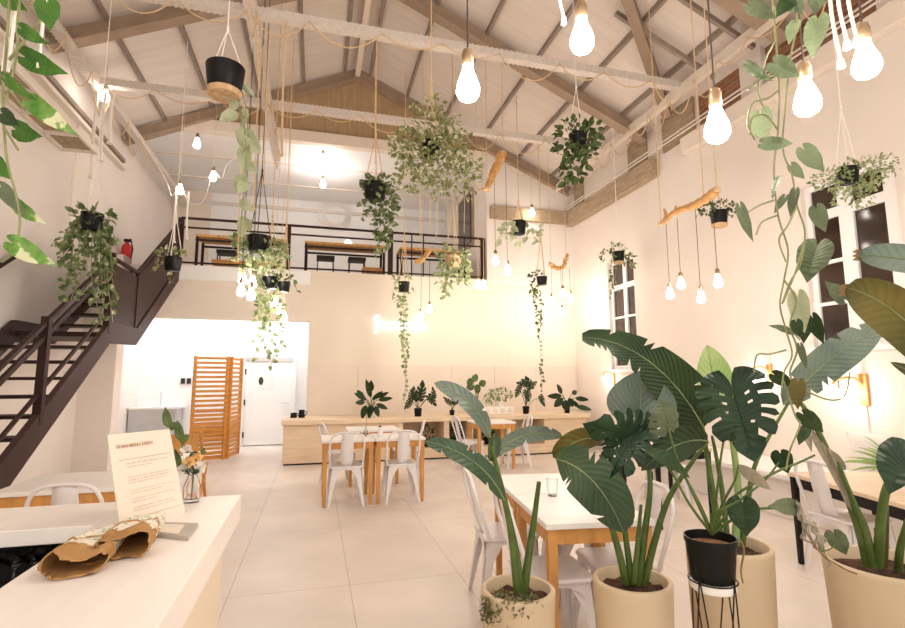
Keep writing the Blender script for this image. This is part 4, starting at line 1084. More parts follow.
# pot 1: narrow bird of paradise
c1 = W(518, 591, 2.15); z1 = c1.z + .015
pa = thing('potted_bird_of_paradise', 'bird of paradise plant with two bare stems in the leftmost sandy planter', 'potted plant', (c1.x, c1.y, 0), 'potted plants in the foreground')
planter('planter', pa, c1, .155, .125, z1, m_pot)
hstem(pa, [(520, 592, 2.15), (516, 555, 2.13), (508, 515, 2.10), (497, 468, 2.08), (489, 437, 2.06)], .021, .006)
hstem(pa, [(524, 592, 2.15), (528, 560, 2.15), (534, 520, 2.15), (539, 482, 2.14)], .021, .009)
hstem(pa, [(517, 592, 2.13), (512, 545, 2.10), (507, 512, 2.05), (504, 499, 2.02)], .016, .006)
hstem(pa, [(516, 565, 2.14), (505, 500, 2.13), (496, 468, 2.12), (492, 456, 2.11)], .012, .005)
hleaf(pa, (490, 438, 2.06), (434, 383, 2.0), 20, m_banana_pale, (470, 404, 2.0), 30, tears=1, seed=3)
hleaf(pa, (504, 500, 2.02), (424, 441, 1.92), 21, m_banana, (474, 462, 1.93), 20, tears=2, seed=4)
hleaf(pa, (492, 457, 2.11), (563, 437, 2.16), 17, m_banana_pale, (525, 435, 2.12), 25, tears=1, seed=5)
hleaf(pa, (493, 462, 2.08), (494, 434, 2.06), 20, m_banana, None, 50, seed=6, nu=8)
b = MB(); rr = random.Random(9)
for k in range(150):
    an = rr.uniform(-2.9, -1.6) + .2; r = rr.uniform(.10, .17); zz = z1 + .012 - max(0, r - .150) * 6 * rr.random()
    small_leaf(b, c1 + V((r * math.cos(an), r * math.sin(an), zz - c1.z)), rdir(rr, -.2), rdir(rr, .6), .022, .010)
b2 = MB()
for k in range(90):
    t = rr.random(); an = -2.75 + rr.uniform(-.12, .12); p = c1 + V(((.162 + .03 * rr.random()) * math.cos(an), (.162 + .03 * rr.random()) * math.sin(an), z1 - c1.z + .01 - t * .10))
    small_leaf(b2, p, rdir(rr, -.6), rdir(rr), .022, .010)
g_m = leafmat('grey_green_moss_foliage', (.10, .12, .06), (.26, .25, .12))
b.build('ground_cover', g_m, pa); b2.build('trailing_cover', g_m, pa)
# pot 2
c2 = W(632, 581, 2.2); z2 = c2.z + .012
pb = thing('potted_bird_of_paradise', 'bird of paradise plant with arching torn leaf in the sandy planter second from left', 'potted plant', (c2.x, c2.y, 0), 'potted plants in the foreground')
planter('planter', pb, c2, .165, .14, z2, m_pot)
hstem(pb, [(626, 583, 2.2), (617, 545, 2.16), (604, 505, 2.12), (585, 465, 2.08), (560, 456, 2.02)], .018, .006)
hstem(pb, [(632, 584, 2.2), (626, 540, 2.2), (620, 500, 2.22), (600, 455, 2.25)], .016, .006)
hstem(pb, [(638, 584, 2.2), (645, 530, 2.2), (650, 480, 2.22), (641, 420, 2.3)], .018, .007)
hstem(pb, [(644, 584, 2.2), (655, 540, 2.18), (668, 500, 2.15), (690, 465, 2.1), (708, 441, 2.08)], .017, .006)
hstem(pb, [(634, 582, 2.18), (638, 540, 2.16), (641, 505, 2.15)], .014, .006)
hleaf(pb, (556, 459, 2.02), (624, 533, 1.96), 50, m_banana, (594, 482, 1.93), 14, tears=3, seed=8, curl=.1)
hleaf(pb, (604, 441, 2.25), (553, 458, 2.15), 26, m_olive, (580, 440, 2.16), -30, seed=9)
hleaf(pb, (639, 432, 2.3), (642, 370, 2.36), 66, m_banana_pale, None, 8, prof=prof_lance, seed=10, fold=.2)
hleaf(pb, (708, 441, 2.08), (641, 471, 2.0), 34, m_banana_dark, (676, 445, 2.0), -25, seed=11, prof=prof_lance)
# pot 3: tall planter with big leaves
c3 = W(728, 543, 2.42); z3 = c3.z
pc = thing('potted_bird_of_paradise', 'bird of paradise plant with huge dark leaf in the tall planter behind the black pot', 'potted plant', (c3.x, c3.y, 0), 'potted plants in the foreground')
planter('planter', pc, c3, .188, .16, z3, m_pot)
hstem(pc, [(722, 545, 2.42), (714, 500, 2.42), (707, 455, 2.42), (702, 424, 2.4)], .018, .008)
hstem(pc, [(735, 545, 2.42), (738, 490, 2.45), (730, 430, 2.5), (718, 398, 2.55)], .02, .009, m_lime)
hstem(pc, [(742, 545, 2.42), (748, 500, 2.42), (757, 460, 2.42), (790, 400, 2.4)], .016, .006)
hstem(pc, [(728, 545, 2.42), (722, 490, 2.42), (716, 455, 2.4), (712, 436, 2.38)], .014, .006)
hleaf(pc, (704, 428, 2.4), (582, 337, 2.25), 62, m_banana_dark, (650, 362, 2.28), 8, tears=5, seed=16, prof=prof_taper, fold=.16, nu=22)
hleaf(pc, (718, 402, 2.55), (707, 345, 2.52), 36, m_lime, None, 25, seed=13, prof=prof_lance)
hleaf(pc, (716, 424, 2.46), (760, 452, 2.5), 26, m_banana_dark, (742, 434, 2.45), 30, seed=14, prof=prof_lance)
hleaf(pc, (783, 405, 2.4), (883, 327, 2.3), 35, m_banana_pale, (830, 360, 2.32), 20, tears=3, seed=15)
# black pot with split-leaf plant on a wire stand
cp = W(710, 536, 1.96); zp = cp.z
pd = thing('potted_monstera', 'split leaf monstera in a black pot on a wire stand before the tall planter', 'potted plant', (cp.x, cp.y, 0), 'potted plants in the foreground')
ph = .158
MB().lathe([(0, 0), (.074, 0), (.078, .006), (.090, ph - .02), (.094, ph - .02), (.095, ph), (.090, ph), (.087, ph - .02), (.083, ph - .05), (0, ph - .05)], (cp.x, cp.y, zp - ph), 32).build('pot', m_blackpot, pd, smooth=True)
MB().lathe([(0, ph - .045), (.05, ph - .03), (.084, ph - .032)], (cp.x, cp.y, zp - ph), 20, cap=False).build('soil', mat('bark_mulch', (.22, .11, .05), .9, var=.6, scale=60, bump=1), pd)
sd_ = MB(); zt = zp - ph
sd_.lathe([(0, -.035), (.075, -.035), (.082, -.028), (.082, -.004), (.076, 0), (0, 0)], (cp.x, cp.y, zt), 28); sd_.build('stand_plate', m_top, pd, smooth=True)
s2 = MB()
for k in range(4):
    a0 = 2 * PI * k / 4 + .3
    for s_ in (-1, 1):
        pts = []
        for i in range(9):
            t = i / 8; an = a0 + s_ * 1.1 * t; r = .084 + .02 * t - .012 * math.sin(t * PI)
            pts.append((cp.x + r * math.cos(an), cp.y + r * math.sin(an), lerp(zt + .02, .004, t)))
        s2.tube(pts, .0028, 5)
for z_, r in ((zt + .0, .086), (.004, .105)): s2.tube([(cp.x + r * math.cos(2 * PI * i / 24), cp.y + r * math.sin(2 * PI * i / 24), z_) for i in range(24)], .003, 5, closed=True)
s2.build('wire_stand', m_black, pd)
R_ = (712, 534, 1.96)
for pts in ([R_, (716, 500, 1.93), (722, 450, 1.88), (733, 396, 1.82)], [R_, (700, 505, 1.95), (680, 470, 1.98), (655, 448, 2.0), (635, 438, 2.0)], [R_, (696, 500, 1.93), (676, 455, 1.9), (668, 425, 1.9)],
            [R_, (690, 505, 1.9), (670, 470, 1.88), (650, 452, 1.86)], [R_, (712, 515, 1.9), (725, 508, 1.86), (740, 500, 1.84)], [R_, (730, 500, 1.92), (770, 475, 1.88), (800, 462, 1.85), (815, 455, 1.84)],
            [R_, (745, 512, 1.9), (775, 508, 1.86), (795, 508, 1.84)], [R_, (722, 505, 1.93), (735, 480, 1.9), (738, 466, 1.9)], [R_, (735, 505, 1.94), (765, 480, 1.95), (779, 462, 1.95)]):
    hstem(pd, pts, .006, .0035, m_stem, 'leaf_stalk', 6)
hmon(pd, (735, 396, 1.82), (755, 459, 1.76), 86, m_monstera, roll=-6, slots=5, bend=.1, seed=21, din=.58)
hmon(pd, (634, 436, 2.0), (588, 428, 1.95), 66, m_monstera, roll=-30, slots=5, bend=.2, seed=22)
hmon(pd, (633, 440, 1.98), (600, 484, 1.92), 52, m_monstera, roll=20, slots=4, bend=.15, seed=23, din=.4)
hmon(pd, (668, 424, 1.9), (663, 402, 1.88), 44, m_heart, roll=35, slots=3, bend=.3, seed=24)
hleaf(pd, (737, 464, 1.9), (771, 490, 1.86), 13, m_dry, None, 20, prof=prof_lance, seed=25, nu=8, rib=0)
hleaf(pd, (648, 452, 1.86), (690, 478, 1.88), 16, m_heart_dark, (668, 460, 1.84), -30, prof=prof_lance, seed=26, nu=8, rib=0)
hleaf(pd, (742, 500, 1.84), (746, 534, 1.82), 34, m_monstera, None, 10, prof=prof_heart, heart=.12, seed=27, nu=10, rib=0, curl=.1)
hleaf(pd, (796, 507, 1.84), (772, 506, 1.82), 19, m_heart, None, 5, prof=prof_heart, heart=.15, seed=28, nu=10, rib=0)
hleaf(pd, (780, 452, 1.95), (787, 472, 1.93), 22, m_heart_dark, None, 15, prof=prof_heart, heart=.15, seed=29, nu=10, rib=0)
hstem(pd, [(740, 540, 1.85), (744, 550, 1.84), (741, 570, 1.84), (743, 583, 1.84)], .004, .003, m_brownstem, 'aerial_root', 5)
hstem(pd, [(796, 500, 1.84), (805, 525, 1.82), (820, 552, 1.8), (843, 568, 1.79), (857, 574, 1.79)], .004, .003, m_brownstem, 'aerial_root', 5)
b = MB(); rr = random.Random(12)
for k in range(11):
    p = W(798 + k * 2.6 + rr.uniform(-3, 3), 502 + k * 4 + rr.uniform(-4, 4), 1.82)
    b.tube(spline([p, p + V((rr.uniform(-.02, .03), 0, -.03)), p + V((rr.uniform(-.01, .05), rr.uniform(-.02, .02), -.06)), p + V((rr.uniform(0, .03), 0, -.08))], 4), [.008, .007, .007, .006, .006, .006, .006, .005, .005, .004, .003, .002, .001][:13], 5)
b.build('withered_leaves', m_dry, pd, smooth=True)
hleaf(pd, (833, 532, 1.82), (845, 554, 1.80), 22, m_heart, None, 20, prof=prof_heart, heart=.15, seed=30, nu=10, rib=0)
hstem(pd, [(820, 552, 1.8), (832, 548, 1.81), (836, 540, 1.82), (833, 533, 1.82)], .003, .002, m_stem, 'leaf_stalk', 5)
# pot 4
c4 = W(887, 562, 2.1); z4 = c4.z
pe = thing('potted_bird_of_paradise', 'plant with thick leaning stems and withered leaves in the rightmost sandy planter', 'potted plant', (c4.x, c4.y, 0), 'potted plants in the foreground')
planter('planter', pe, c4, .222, .175, z4, m_pot)
hstem(pe, [(868, 565, 2.1), (858, 525, 2.1), (840, 480, 2.12), (815, 425, 2.15), (800, 402, 2.18)], .02, .008)
hstem(pe, [(873, 566, 2.08), (866, 530, 2.06), (853, 500, 2.05), (838, 462, 2.04)], .015, .006)
hstem(pe, [(878, 566, 2.08), (881, 520, 2.02), (888, 485, 1.98), (905, 462, 1.95), (925, 440, 1.9)], .019, .012)
hstem(pe, [(883, 566, 2.1), (885, 535, 2.08), (886, 505, 2.06)], .017, .010, m_olive)
hstem(pe, [(898, 570, 2.08), (901, 545, 2.04), (912, 510, 2.0)], .016, .012)
hleaf(pe, (908, 446, 1.93), (890, 488, 1.88), 46, m_monstera, None, 10, prof=prof_heart, heart=.1, seed=31, nu=12)
for sd__, (a, e, wd) in enumerate((((812, 428, 2.1), (832, 470, 2.06), 8), ((822, 440, 2.1), (843, 492, 2.05), 9), ((834, 462, 2.08), (852, 512, 2.04), 7), ((806, 420, 2.12), (812, 452, 2.1), 9))):
    hleaf(pe, a, e, wd, m_dry, None, 40, prof=prof_lance, fold=.5, wav=.06, seed=40 + sd__, nu=12, rib=0, name='withered_leaf')
hleaf(pe, (845, 470, 2.1), (822, 446, 2.08), 10, m_dry, None, 20, prof=prof_lance, fold=.5, wav=.06, seed=46, nu=10, rib=0, name='withered_leaf')
# plant just outside the right edge whose leaves lean in
cf = W(1010, 640, 1.55)
pf = thing('potted_bird_of_paradise', 'plant at the right edge whose brown tipped olive leaves lean into view', 'potted plant', (cf.x, cf.y, 0), 'potted plants in the foreground')
planter('planter', pf, cf, .17, .14, .45, m_pot)
ff = M @ (V((cf.x, cf.y, .42)) - CAM); fpx = (F * ff.x / ff.z + 452.5, F * ff.y / ff.z + 314, ff.z)
hstem(pf, [fpx, (1020, 560, 1.5), (1000, 450, 1.4), (960, 385, 1.32)], .018, .009)
hstem(pf, [fpx, (1030, 520, 1.5), (1015, 350, 1.4), (975, 268, 1.32)], .018, .009)
hstem(pf, [fpx, (1010, 540, 1.5), (975, 430, 1.45), (950, 392, 1.4)], .014, .007)
hleaf(pf, (962, 388, 1.32), (845, 287, 1.24), 45, m_olive, (905, 320, 1.22), -12, seed=33, fold=.3)
hleaf(pf, (975, 270, 1.32), (858, 254, 1.26), 28, m_banana_pale, (912, 260, 1.25), 15, seed=34)
hleaf(pf, (952, 392, 1.4), (890, 362, 1.34), 16, m_olive, None, 20, seed=35, prof=prof_lance)
for (x, y, d) in ((847, 289, 1.242), (861, 254, 1.262)):
    b = MB()
    for k in range(3): lamina(b, W(x + 5, y + k * 3 - 3, d), W(x - 9, y - 2 + k * 4, d - .005), .012, tocam(W(x, y, d)), nu=5, wav=.2)
    b.build('dry_tip', m_brownstem, pf)

# ------------------------------------------------------------------ near trailing vines
def near_vine(name, label, cat, d, stems, leaves, top, default_m, sr=.0035):
    t = thing(name, label, cat, W(stems[0][0][0], stems[0][0][1], d))
    for s_ in stems: hstem(t, [(x, y, d + dd) for x, y, dd in [(q + (0,))[:3] for q in s_]], sr, sr * .8, m_vinestem, 'vine_stem', 6)
    for i, l in enumerate(leaves):
        (bx, by), (tx, ty), wp, m = l[:4]; roll = l[4] if len(l) > 4 else 15
        dd = ((i * 37) % 11 - 5) * .008
        o = hleaf(t, (bx, by, d + dd), (tx, ty, d + dd - .015), wp, m, None, roll, prof=prof_heart, heart=.14, seed=60 + i, nu=10, rib=0, fold=.12, curl=.12)
    return t
pv = near_vine('pothos_vine', 'bright green pothos vine trailing down the left edge of the photo', 'hanging plant', 1.25,
    [[(12, -60), (10, -20), (9, 10), (6, 50), (3, 90), (4, 130), (8, 165), (16, 195), (20, 222), (15, 250), (2, 262)], [(30, -60), (22, -20), (18, 20), (17, 50), (10, 85), (2, 110)], [(9, 60), (25, 40), (40, 20)], [(4, 128), (12, 140), (18, 150)], [(10, 90), (25, 110)]],
    [((47, 1), (49, 26), 25, m_pothos), ((20, 28), (43, 42), 16, m_pothos), ((22, 56), (60, 72), 25, m_pothos), ((4, 77), (31, 99), 15, m_pothos, 40), ((29, 100), (69, 131), 22, m_pothos_v), ((14, 129), (37, 136), 24, m_pothos),
     ((1, 113), (16, 124), 18, m_heart_dark), ((0, 186), (22, 212), 16, m_heart), ((14, 203), (40, 222), 17, m_pothos_v, 30), ((10, 242), (49, 263), 24, m_pothos_v), ((2, -6), (22, 8), 22, m_pothos), ((16, -30), (30, -12), 24, m_pothos), ((46, -40), (60, -20), 22, m_pothos), ((-8, 160), (6, 176), 20, m_pothos)], None, m_pothos)
hw = W(20, -60, 1.25); hz = roof_z(hw.x, .1)
for x in (3, 8, 38): 
    p = W(x, 72 - (x == 38) * 4, 1.27); MB().tube([p, V((p.x + .0, p.y, p.z + .22)), V((hw.x, hw.y, hw.z + .45))], .004, 6).build('macrame_cord', m_white_rope, pv)
MB().tube([V((hw.x, hw.y, hw.z + .45)), V((hw.x, hw.y, hz))], .006, 6).build('macrame_cord', m_white_rope, pv)
p = W(22, -75, 1.25); MB().lathe([(0, 0), (.07, 0), (.09, .14), (.084, .14), (.066, .01), (0, .01)], p, 24).build('pot', m_blackpot, pv, smooth=True)
pg = near_vine('philodendron_vine', 'large pale heart leaved vine trailing down right of centre among the bulbs', 'hanging plant', 1.68,
    [[(768, -60), (772, -10), (776, 40), (779, 90), (778, 130), (774, 170), (778, 215), (788, 250), (784, 280), (780, 305), (786, 330), (792, 355), (784, 372), (781, 395)], [(800, -60), (798, 0), (796, 30), (790, 60), (785, 110), (783, 150), (792, 175), (797, 205), (805, 235), (796, 270), (783, 303)],
     [(790, 330), (797, 350), (790, 375), (805, 390), (830, 400), (845, 395), (850, 372)], [(805, 240), (800, 265), (790, 282), (782, 304)], [(748, 90), (760, 80), (775, 75)], [(778, 130), (765, 115), (752, 118), (750, 135)], [(786, 350), (770, 354), (757, 355), (754, 372)],
     [(776, 40), (765, 60), (758, 90), (765, 110)], [(779, 90), (768, 98), (752, 104), (748, 125), (755, 140)], [(797, 205), (788, 225), (779, 240), (786, 262)], [(784, 280), (796, 300), (790, 325), (800, 340)], [(778, 215), (762, 222), (756, 235)],
     [(783, 380), (795, 415), (800, 425), (790, 450), (786, 470)], [(774, 200), (760, 205), (748, 212)]],
    [((749, 4), (774, 18), 17, m_heart), ((818, 18), (812, 54), 24, m_heart), ((795, 22), (789, 41), 14, m_heart), ((773, 62), (797, 76), 22, m_heart), ((747, 64), (769, 81), 14, m_heart, 35), ((760, 112), (764, 140), 24, m_heart),
     ((762, 143), (792, 144), 16, m_heart), ((803, 148), (822, 170), 20, m_heart), ((791, 165), (803, 178), 12, m_heart), ((779, 177), (771, 197), 10, m_heart, 50), ((785, 196), (775, 211), 9, m_heart), ((795, 190), (790, 214), 11, m_heart),
     ((816, 207), (824, 230), 18, m_heart), ((818, 243), (807, 278), 35, m_heart), ((845, 300), (828, 283), 17, m_heart), ((797, 294), (803, 330), 22, m_heart_pale), ((792, 332), (772, 325), 10, m_heart, 40), ((796, 321), (799, 336), 13, m_heart_dark), ((812, 316), (822, 342), 15, m_heart_dark),
     ((806, 318), (803, 341), 16, m_heart_dark), ((800, 345), (806, 368), 8, m_heart), ((773, 374), (792, 386), 16, m_heart_dark), ((798, 381), (797, 407), 17, m_olive), ((802, 413), (822, 432), 20, m_heart_dark), ((806, 428), (799, 443), 13, m_heart_dark), ((740, 206), (751, 239), 12, m_heart),
     ((790, -10), (800, 12), 24, m_heart), ((770, -30), (760, -8), 26, m_heart), ((825, -20), (815, 10), 26, m_heart), ((790, 0), (778, 14), 18, m_heart_dark)], None, m_heart)
p = W(784, -100, 1.68); MB().lathe([(0, 0), (.08, 0), (.105, .17), (.098, .17), (.076, .01), (0, .01)], p, 24).build('pot', m_blackpot, pg, smooth=True)
MB().tube([p + V((.1, 0, .16)), p + V((0, 0, .5)), p + V((-.1, 0, .16))], .005, 6).tube([p + V((0, 0, .5)), V((p.x, p.y, roof_z(p.x, .1)))], .006, 6).build('hanger_cord', m_white_rope, pg)

# ------------------------------------------------------------------ hanging plants
def hang_pot(t, c, r, h, m=None, base=None):
    """c = centre of the pot"""
    c = V(c) - V((0, 0, h / 2))
    MB().lathe([(0, 0), (r * .8, 0), (r * .84, .02 * h), (r, h), (r * .93, h), (r * .86, h * .8), (0, h * .8)], c, 20).build('pot', m or m_blackpot, t, smooth=True)
    if base: MB().lathe([(0, -.16 * h), (r * .80, -.16 * h), (r * .86, -.1 * h), (r * .88, .04 * h), (0, .04 * h)], c, 20).build('pot_base', base, t, smooth=True)
def hang_cord(t, c, r, h, top, split, m=None, cr=.006):
    c = V(c); top = V(top); b = MB(); kn = V((c.x, c.y, c.z + split)); 
    for k in range(3):
        a = 2 * PI * k / 3 + .5; b.tube([c + V((r * math.cos(a), r * math.sin(a), h / 2)), kn], cr, 5)
    b.tube([kn, top], cr, 5); b.lathe([(cr * .9, -.04), (cr * 2.4, 0), (cr * .9, .04)], kn, 8)
    b.build('hanger_cord', m or m_rope, t)
def hplant(label, px, py, Y_, r, h, fol, leaf=.08, m=None, top=None, split=.6, seed=1, base=None, cordm=None, name='hanging_plant', potm=None, beam=False):
    """fol: list of ('bush', dx, dy, rx, rz, n) and ('strand', [(px,py)...]) in photo pixels at the plant's own depth"""
    c = PY(px, py, Y_); d = depth(c); k = d / F
    t = thing(name, label, 'hanging plant', c, 'hanging potted plants')
    hang_pot(t, c, r, h, potm, base)
    tz = 5.86 if beam else roof_z(c.x, .1)
    hang_cord(t, c, r, h, V((c.x, c.y, tz)) if top is None else top, split, cordm, max(.004, .9 * k * .5))
    rg = random.Random(seed); lf, sm = MB(), MB()
    for f in fol:
        if f[0] == 'bush':
            _, dx, dy, rx, rz, n = f; q = PY(px + dx, py + dy, Y_); bush(lf, q, rx * k, rx * k * .9, rz * k, n, leaf, rg)
        else:
            pts = [PY(x, y, Y_ + rg.uniform(-.5, .5) * r) for x, y in f[1]]; per = f[2] if len(f) > 2 else 1
            strand(lf, sm, pts, leaf, rg, per)
    lf.build('foliage', m or m_fol_green, t)
    if sm.v: sm.build('trailing_stems', m_vinestem, t)
    return t
# left, by the stairs
hplant('trailing pothos in a black hanging pot in front of the stairs landing', 92, 222, 6.0, .105, .18,
    [('bush', 0, -7, 16, 9, 50)] + [('strand', [(92 + dx * .4, 214), (92 + dx, 232), (92 + dx * 1.1, y1 * .5 + 116), (92 + dx * 1.2 + o, y1)], 1.0) for dx, y1, o in ((-22, 268, -4), (-26, 262, 2), (-18, 285, -3), (-12, 268, 0), (-8, 300, -12), (4, 262, 0), (8, 308, 2), (14, 322, 4), (17, 276, 0), (20, 240, 3), (12, 292, -3), (-24, 245, -4), (6, 270, -6), (16, 300, 6), (-5, 255, 3), (-20, 300, -12), (0, 326, 10))],
    .095, m_fol_mid, split=.75, seed=11, cordm=m_white_rope)
hplant('glossy black hanging pot with a round wooden base high left of the middle beam', 225, 80, 3.75, .135, .19,
    [('strand', [(228, 70), (236, 84), (240, 110), (245, 135), (246, 165), (243, 200), (240, 235)], 1.0), ('strand', [(232, 72), (243, 95), (247, 120), (250, 160)], .9), ('strand', [(222, 72), (224, 62)], 1)],
    .15, m_heart_pale, split=.40, seed=12, base=m_cork, cordm=m_white_rope, beam=False)
t = thing('hanging_plant', 'large leafy ball plant hanging at the centre below the left foreground bulb', 'hanging plant', PY(431, 150, 4.9), 'hanging potted plants')
c = PY(431, 150, 4.9); kk = depth(c) / F
hang_pot(t, c, .10, .16); hang_cord(t, c, .1, .16, (c.x, c.y, roof_z(c.x, .1)), .75, m_rope, .006)
lf = MB(); rg = random.Random(31)
for dx, dy, rx, rz, n in ((0, -22, 32, 24, 300), (-14, 0, 26, 22, 200), (18, -2, 26, 22, 200), (0, 14, 34, 20, 220), (26, 30, 22, 22, 120), (-22, 28, 15, 16, 70), (40, 18, 12, 14, 50), (-4, 36, 20, 14, 70), (0, -48, 12, 8, 26), (-30, -8, 12, 12, 40)):
    q = PY(431 + dx, 150 + dy, 4.9); bush(lf, q, rx * kk, rx * kk * .9, rz * kk, n, .062, rg, shell=.2)
lf.build('foliage', m_fol_var, t)
b = MB()
for k in range(6): b.tube([PY(420 + k * 9, 165, 4.9 + .05 * k), PY(420 + k * 9 + rg.uniform(-2, 2), 225 + rg.uniform(-8, 16), 4.9 + .05 * k)], .004, 4)
b.build('dangling_strings', m_rope, t)
hplant('dense trailing plant in a dark pot left of and below the leafy ball', 375, 192, 8.1, .19, .26,
    [('bush', 2, -6, 15, 10, 60), ('bush', 8, 12, 14, 18, 90), ('bush', 8, 32, 10, 16, 60), ('strand', [(368, 190), (364, 205), (362, 222)], 1), ('strand', [(380, 215), (378, 240), (374, 258)], 1), ('strand', [(388, 210), (388, 235), (384, 250)], 1)], .13, m_fol_mid, split=1.0, seed=13)
hplant('bushy trailing plant in a wooden basket at the right end of the loft railing', 453, 262, 8.1, .14, .2,
    [('bush', 0, -4, 16, 12, 80), ('bush', -8, 14, 8, 14, 60), ('bush', 9, 10, 7, 12, 50), ('strand', [(446, 270), (445, 285), (446, 298)], 1.4), ('strand', [(461, 268), (463, 282)], 1.2)], .11, m_fol_pale, split=.95, seed=14, potm=m_cork)
hplant('compact glossy green plant hanging just below the right part of the nearer cross beam', 578, 140, 5.6, .12, .16,
    [('bush', -2, 0, 22, 22, 120), ('bush', -4, 24, 14, 20, 70), ('bush', 14, -6, 10, 12, 30), ('strand', [(570, 160), (568, 175), (566, 184)], 1.3)], .11, m_fol_green, split=.72, seed=15, cordm=m_white_rope)
hplant('pale leaved plant in a dark pot before the white back wall near the roof edge', 519, 228, 8.3, .13, .24,
    [('bush', -10, 2, 8, 8, 16), ('bush', 12, 2, 9, 8, 16), ('strand', [(510, 225), (502, 238), (498, 243)], .8), ('strand', [(528, 225), (538, 236), (540, 242)], .8), ('strand', [(520, 236), (520, 250)], .6)], .17, m_heart_pale, split=.5, seed=16)
hplant('small black pot with thin trailing leaves hanging before the narrow far window', 618.5, 257, 7.6, .105, .18,
    [('bush', -11, -1, 7, 6, 26), ('bush', 8, 4, 8, 7, 26), ('bush', 0, -9, 8, 4, 18), ('strand', [(612, 258), (611, 272), (612, 285), (609, 298)], 1), ('strand', [(618, 262), (615, 280), (620, 292)], .8), ('strand', [(628, 256), (634, 268)], 1)], .085, m_fol_mid, split=.85, seed=17, base=m_cork, cordm=m_white_rope)
hplant('black pot with cork base hanging from the right end of the driftwood bar', 719, 218, 5.05, .105, .17,
    [('bush', -12, -8, 9, 6, 50), ('bush', 4, -11, 13, 5, 50), ('bush', 14, -6, 6, 4, 18)], .055, m_fol_green, split=.33, seed=18, base=m_cork, top=V(q[4]) if False else None)
hplant('airy pale green hanging plant in front of the top of the large window', 848, 176, 3.05, .08, .13,
    [('bush', -18, 4, 18, 12, 120), ('bush', 6, 2, 24, 20, 260), ('bush', 24, -6, 24, 14, 170), ('bush', 12, 20, 14, 12, 80), ('strand', [(838, 180), (834, 196), (836, 206)], 1.6), ('strand', [(858, 185), (860, 202)], 1.6), ('strand', [(870, 170), (890, 168), (896, 176)], 1.2)], .034, m_fol_pale, split=.6, seed=19, cordm=m_white_rope)
hplant('small dark pot with creamy leaves hanging at the top end of the staircase', 173, 264, 8.15, .12, .2,
    [('bush', -7, -8, 10, 6, 40), ('bush', 4, -9, 8, 5, 26), ('strand', [(166, 262), (158, 266), (155, 268)], 1), ('strand', [(172, 268), (170, 278), (174, 284)], 1)], .085, m_fol_var, split=.75, seed=20, cordm=m_white_rope)
t = hplant('black box pot in the tall planted cluster above the four bulbs', 259, 244, 6.9, .15, .2,
    [('bush', -16, -4, 12, 9, 50), ('bush', 14, 4, 11, 8, 50), ('bush', -14, 14, 8, 18, 40), ('bush', 10, 18, 16, 10, 50), ('strand', [(250, 240), (246, 255), (244, 275)], 1)], .10, m_fol_pale, split=1.0, seed=21, cordm=m_cord)
hplant('wide trailing plant with long vine strands hanging in front of the white kitchen', 270, 283, 7.7, .12, .17,
    [('bush', -4, 8, 16, 14, 90), ('bush', 0, 28, 14, 12, 70), ('bush', -6, -14, 14, 8, 30), ('strand', [(262, 300), (262, 325), (265, 345), (268, 358)], .7), ('strand', [(268, 305), (272, 330), (274, 352), (271, 366)], .7), ('strand', [(278, 305), (282, 325), (281, 352)], .6), ('strand', [(258, 300), (258, 320), (256, 340), (258, 360)], .5)], .095, m_fol_pale, split=1.0, seed=22)
hplant('small black pot with thin arching leaves hanging right of the planted cluster', 284, 287, 7.6, .09, .14,
    [('bush', 0, -8, 9, 4, 24), ('strand', [(284, 282), (293, 280), (297, 292)], .8), ('strand', [(280, 282), (274, 286)], .8)], .075, m_fol_green, split=.9, seed=23)
hplant('small black pot with one very long vine hanging before the neon lettering', 404, 287, 9.4, .11, .19,
    [('bush', -2, -7, 9, 5, 40), ('bush', -4, 8, 8, 10, 46), ('strand', [(402, 296), (404, 320), (403, 345), (406, 375), (404, 400)], 1.5), ('strand', [(405, 296), (406, 325), (408, 350), (405, 370)], 1.5), ('strand', [(400, 296), (401, 330), (404, 350)], 1.3), ('strand', [(412, 286), (415, 294)], 1)], .075, m_fol_pale, split=1.0, seed=24)
hplant('small black pot with one long thin vine hanging by the corner driftwood', 542, 281, 9.1, .11, .17,
    [('bush', -5, -6, 7, 5, 36), ('bush', -8, 8, 5, 8, 26), ('strand', [(535, 285), (536, 305), (538, 325), (540, 345), (541, 372), (542, 392)], .9), ('strand', [(533, 285), (534, 302), (541, 320), (539, 332)], 1.1), ('strand', [(540, 290), (542, 310), (538, 325)], 1)], .075, m_fol_green, split=.9, seed=25)

# ------------------------------------------------------------------ plants on the back counter
def pot_plant(label, x, Y_, zb, r, h, potm, leaves, seed, kind='plant', m=None):
    t = thing('potted_plant', label, 'potted plant', (x, Y_, zb), 'plants on the back counter')
    MB().lathe([(0, 0), (r * .8, 0), (r * .84, .004), (r, h), (r * .92, h), (r * .85, h * .85), (0, h * .85)], (x, Y_, zb), 18).build('pot', potm, t, smooth=True)
    b, s_ = MB(), MB(); c = V((x, Y_, zb + h * .85)); rg = random.Random(seed)
    for (px, py, qx, qy, wp, k) in leaves:
        a, e = PY(px, py, Y_ - .03 + rg.uniform(-.1, .06)), PY(qx, qy, Y_ - .08 + rg.uniform(-.12, .06))
        s_.tube(spline([c, lerp(c, a, .55) + V((0, 0, .05)), a], 4), .006, 5)
        w_ = wp * .85 * depth(a) / F
        if k == 'm': monstera_blade(b, a, e, w_, Quaternion((e - a).normalized(), rg.uniform(-.5, .5)) @ tocam(a), 4, .15, rg)
        else: lamina(b, a, e, w_, Quaternion((e - a).normalized(), rg.uniform(-.6, .6)) @ tocam(a), prof=prof_lance, nu=8, fold=.2, curl=.15)
    b.build('leaves', m or m_banana_dark, t, smooth=True); s_.build('stems', m_stem, t)
    return t
p = PY(371, 414, 9.45)
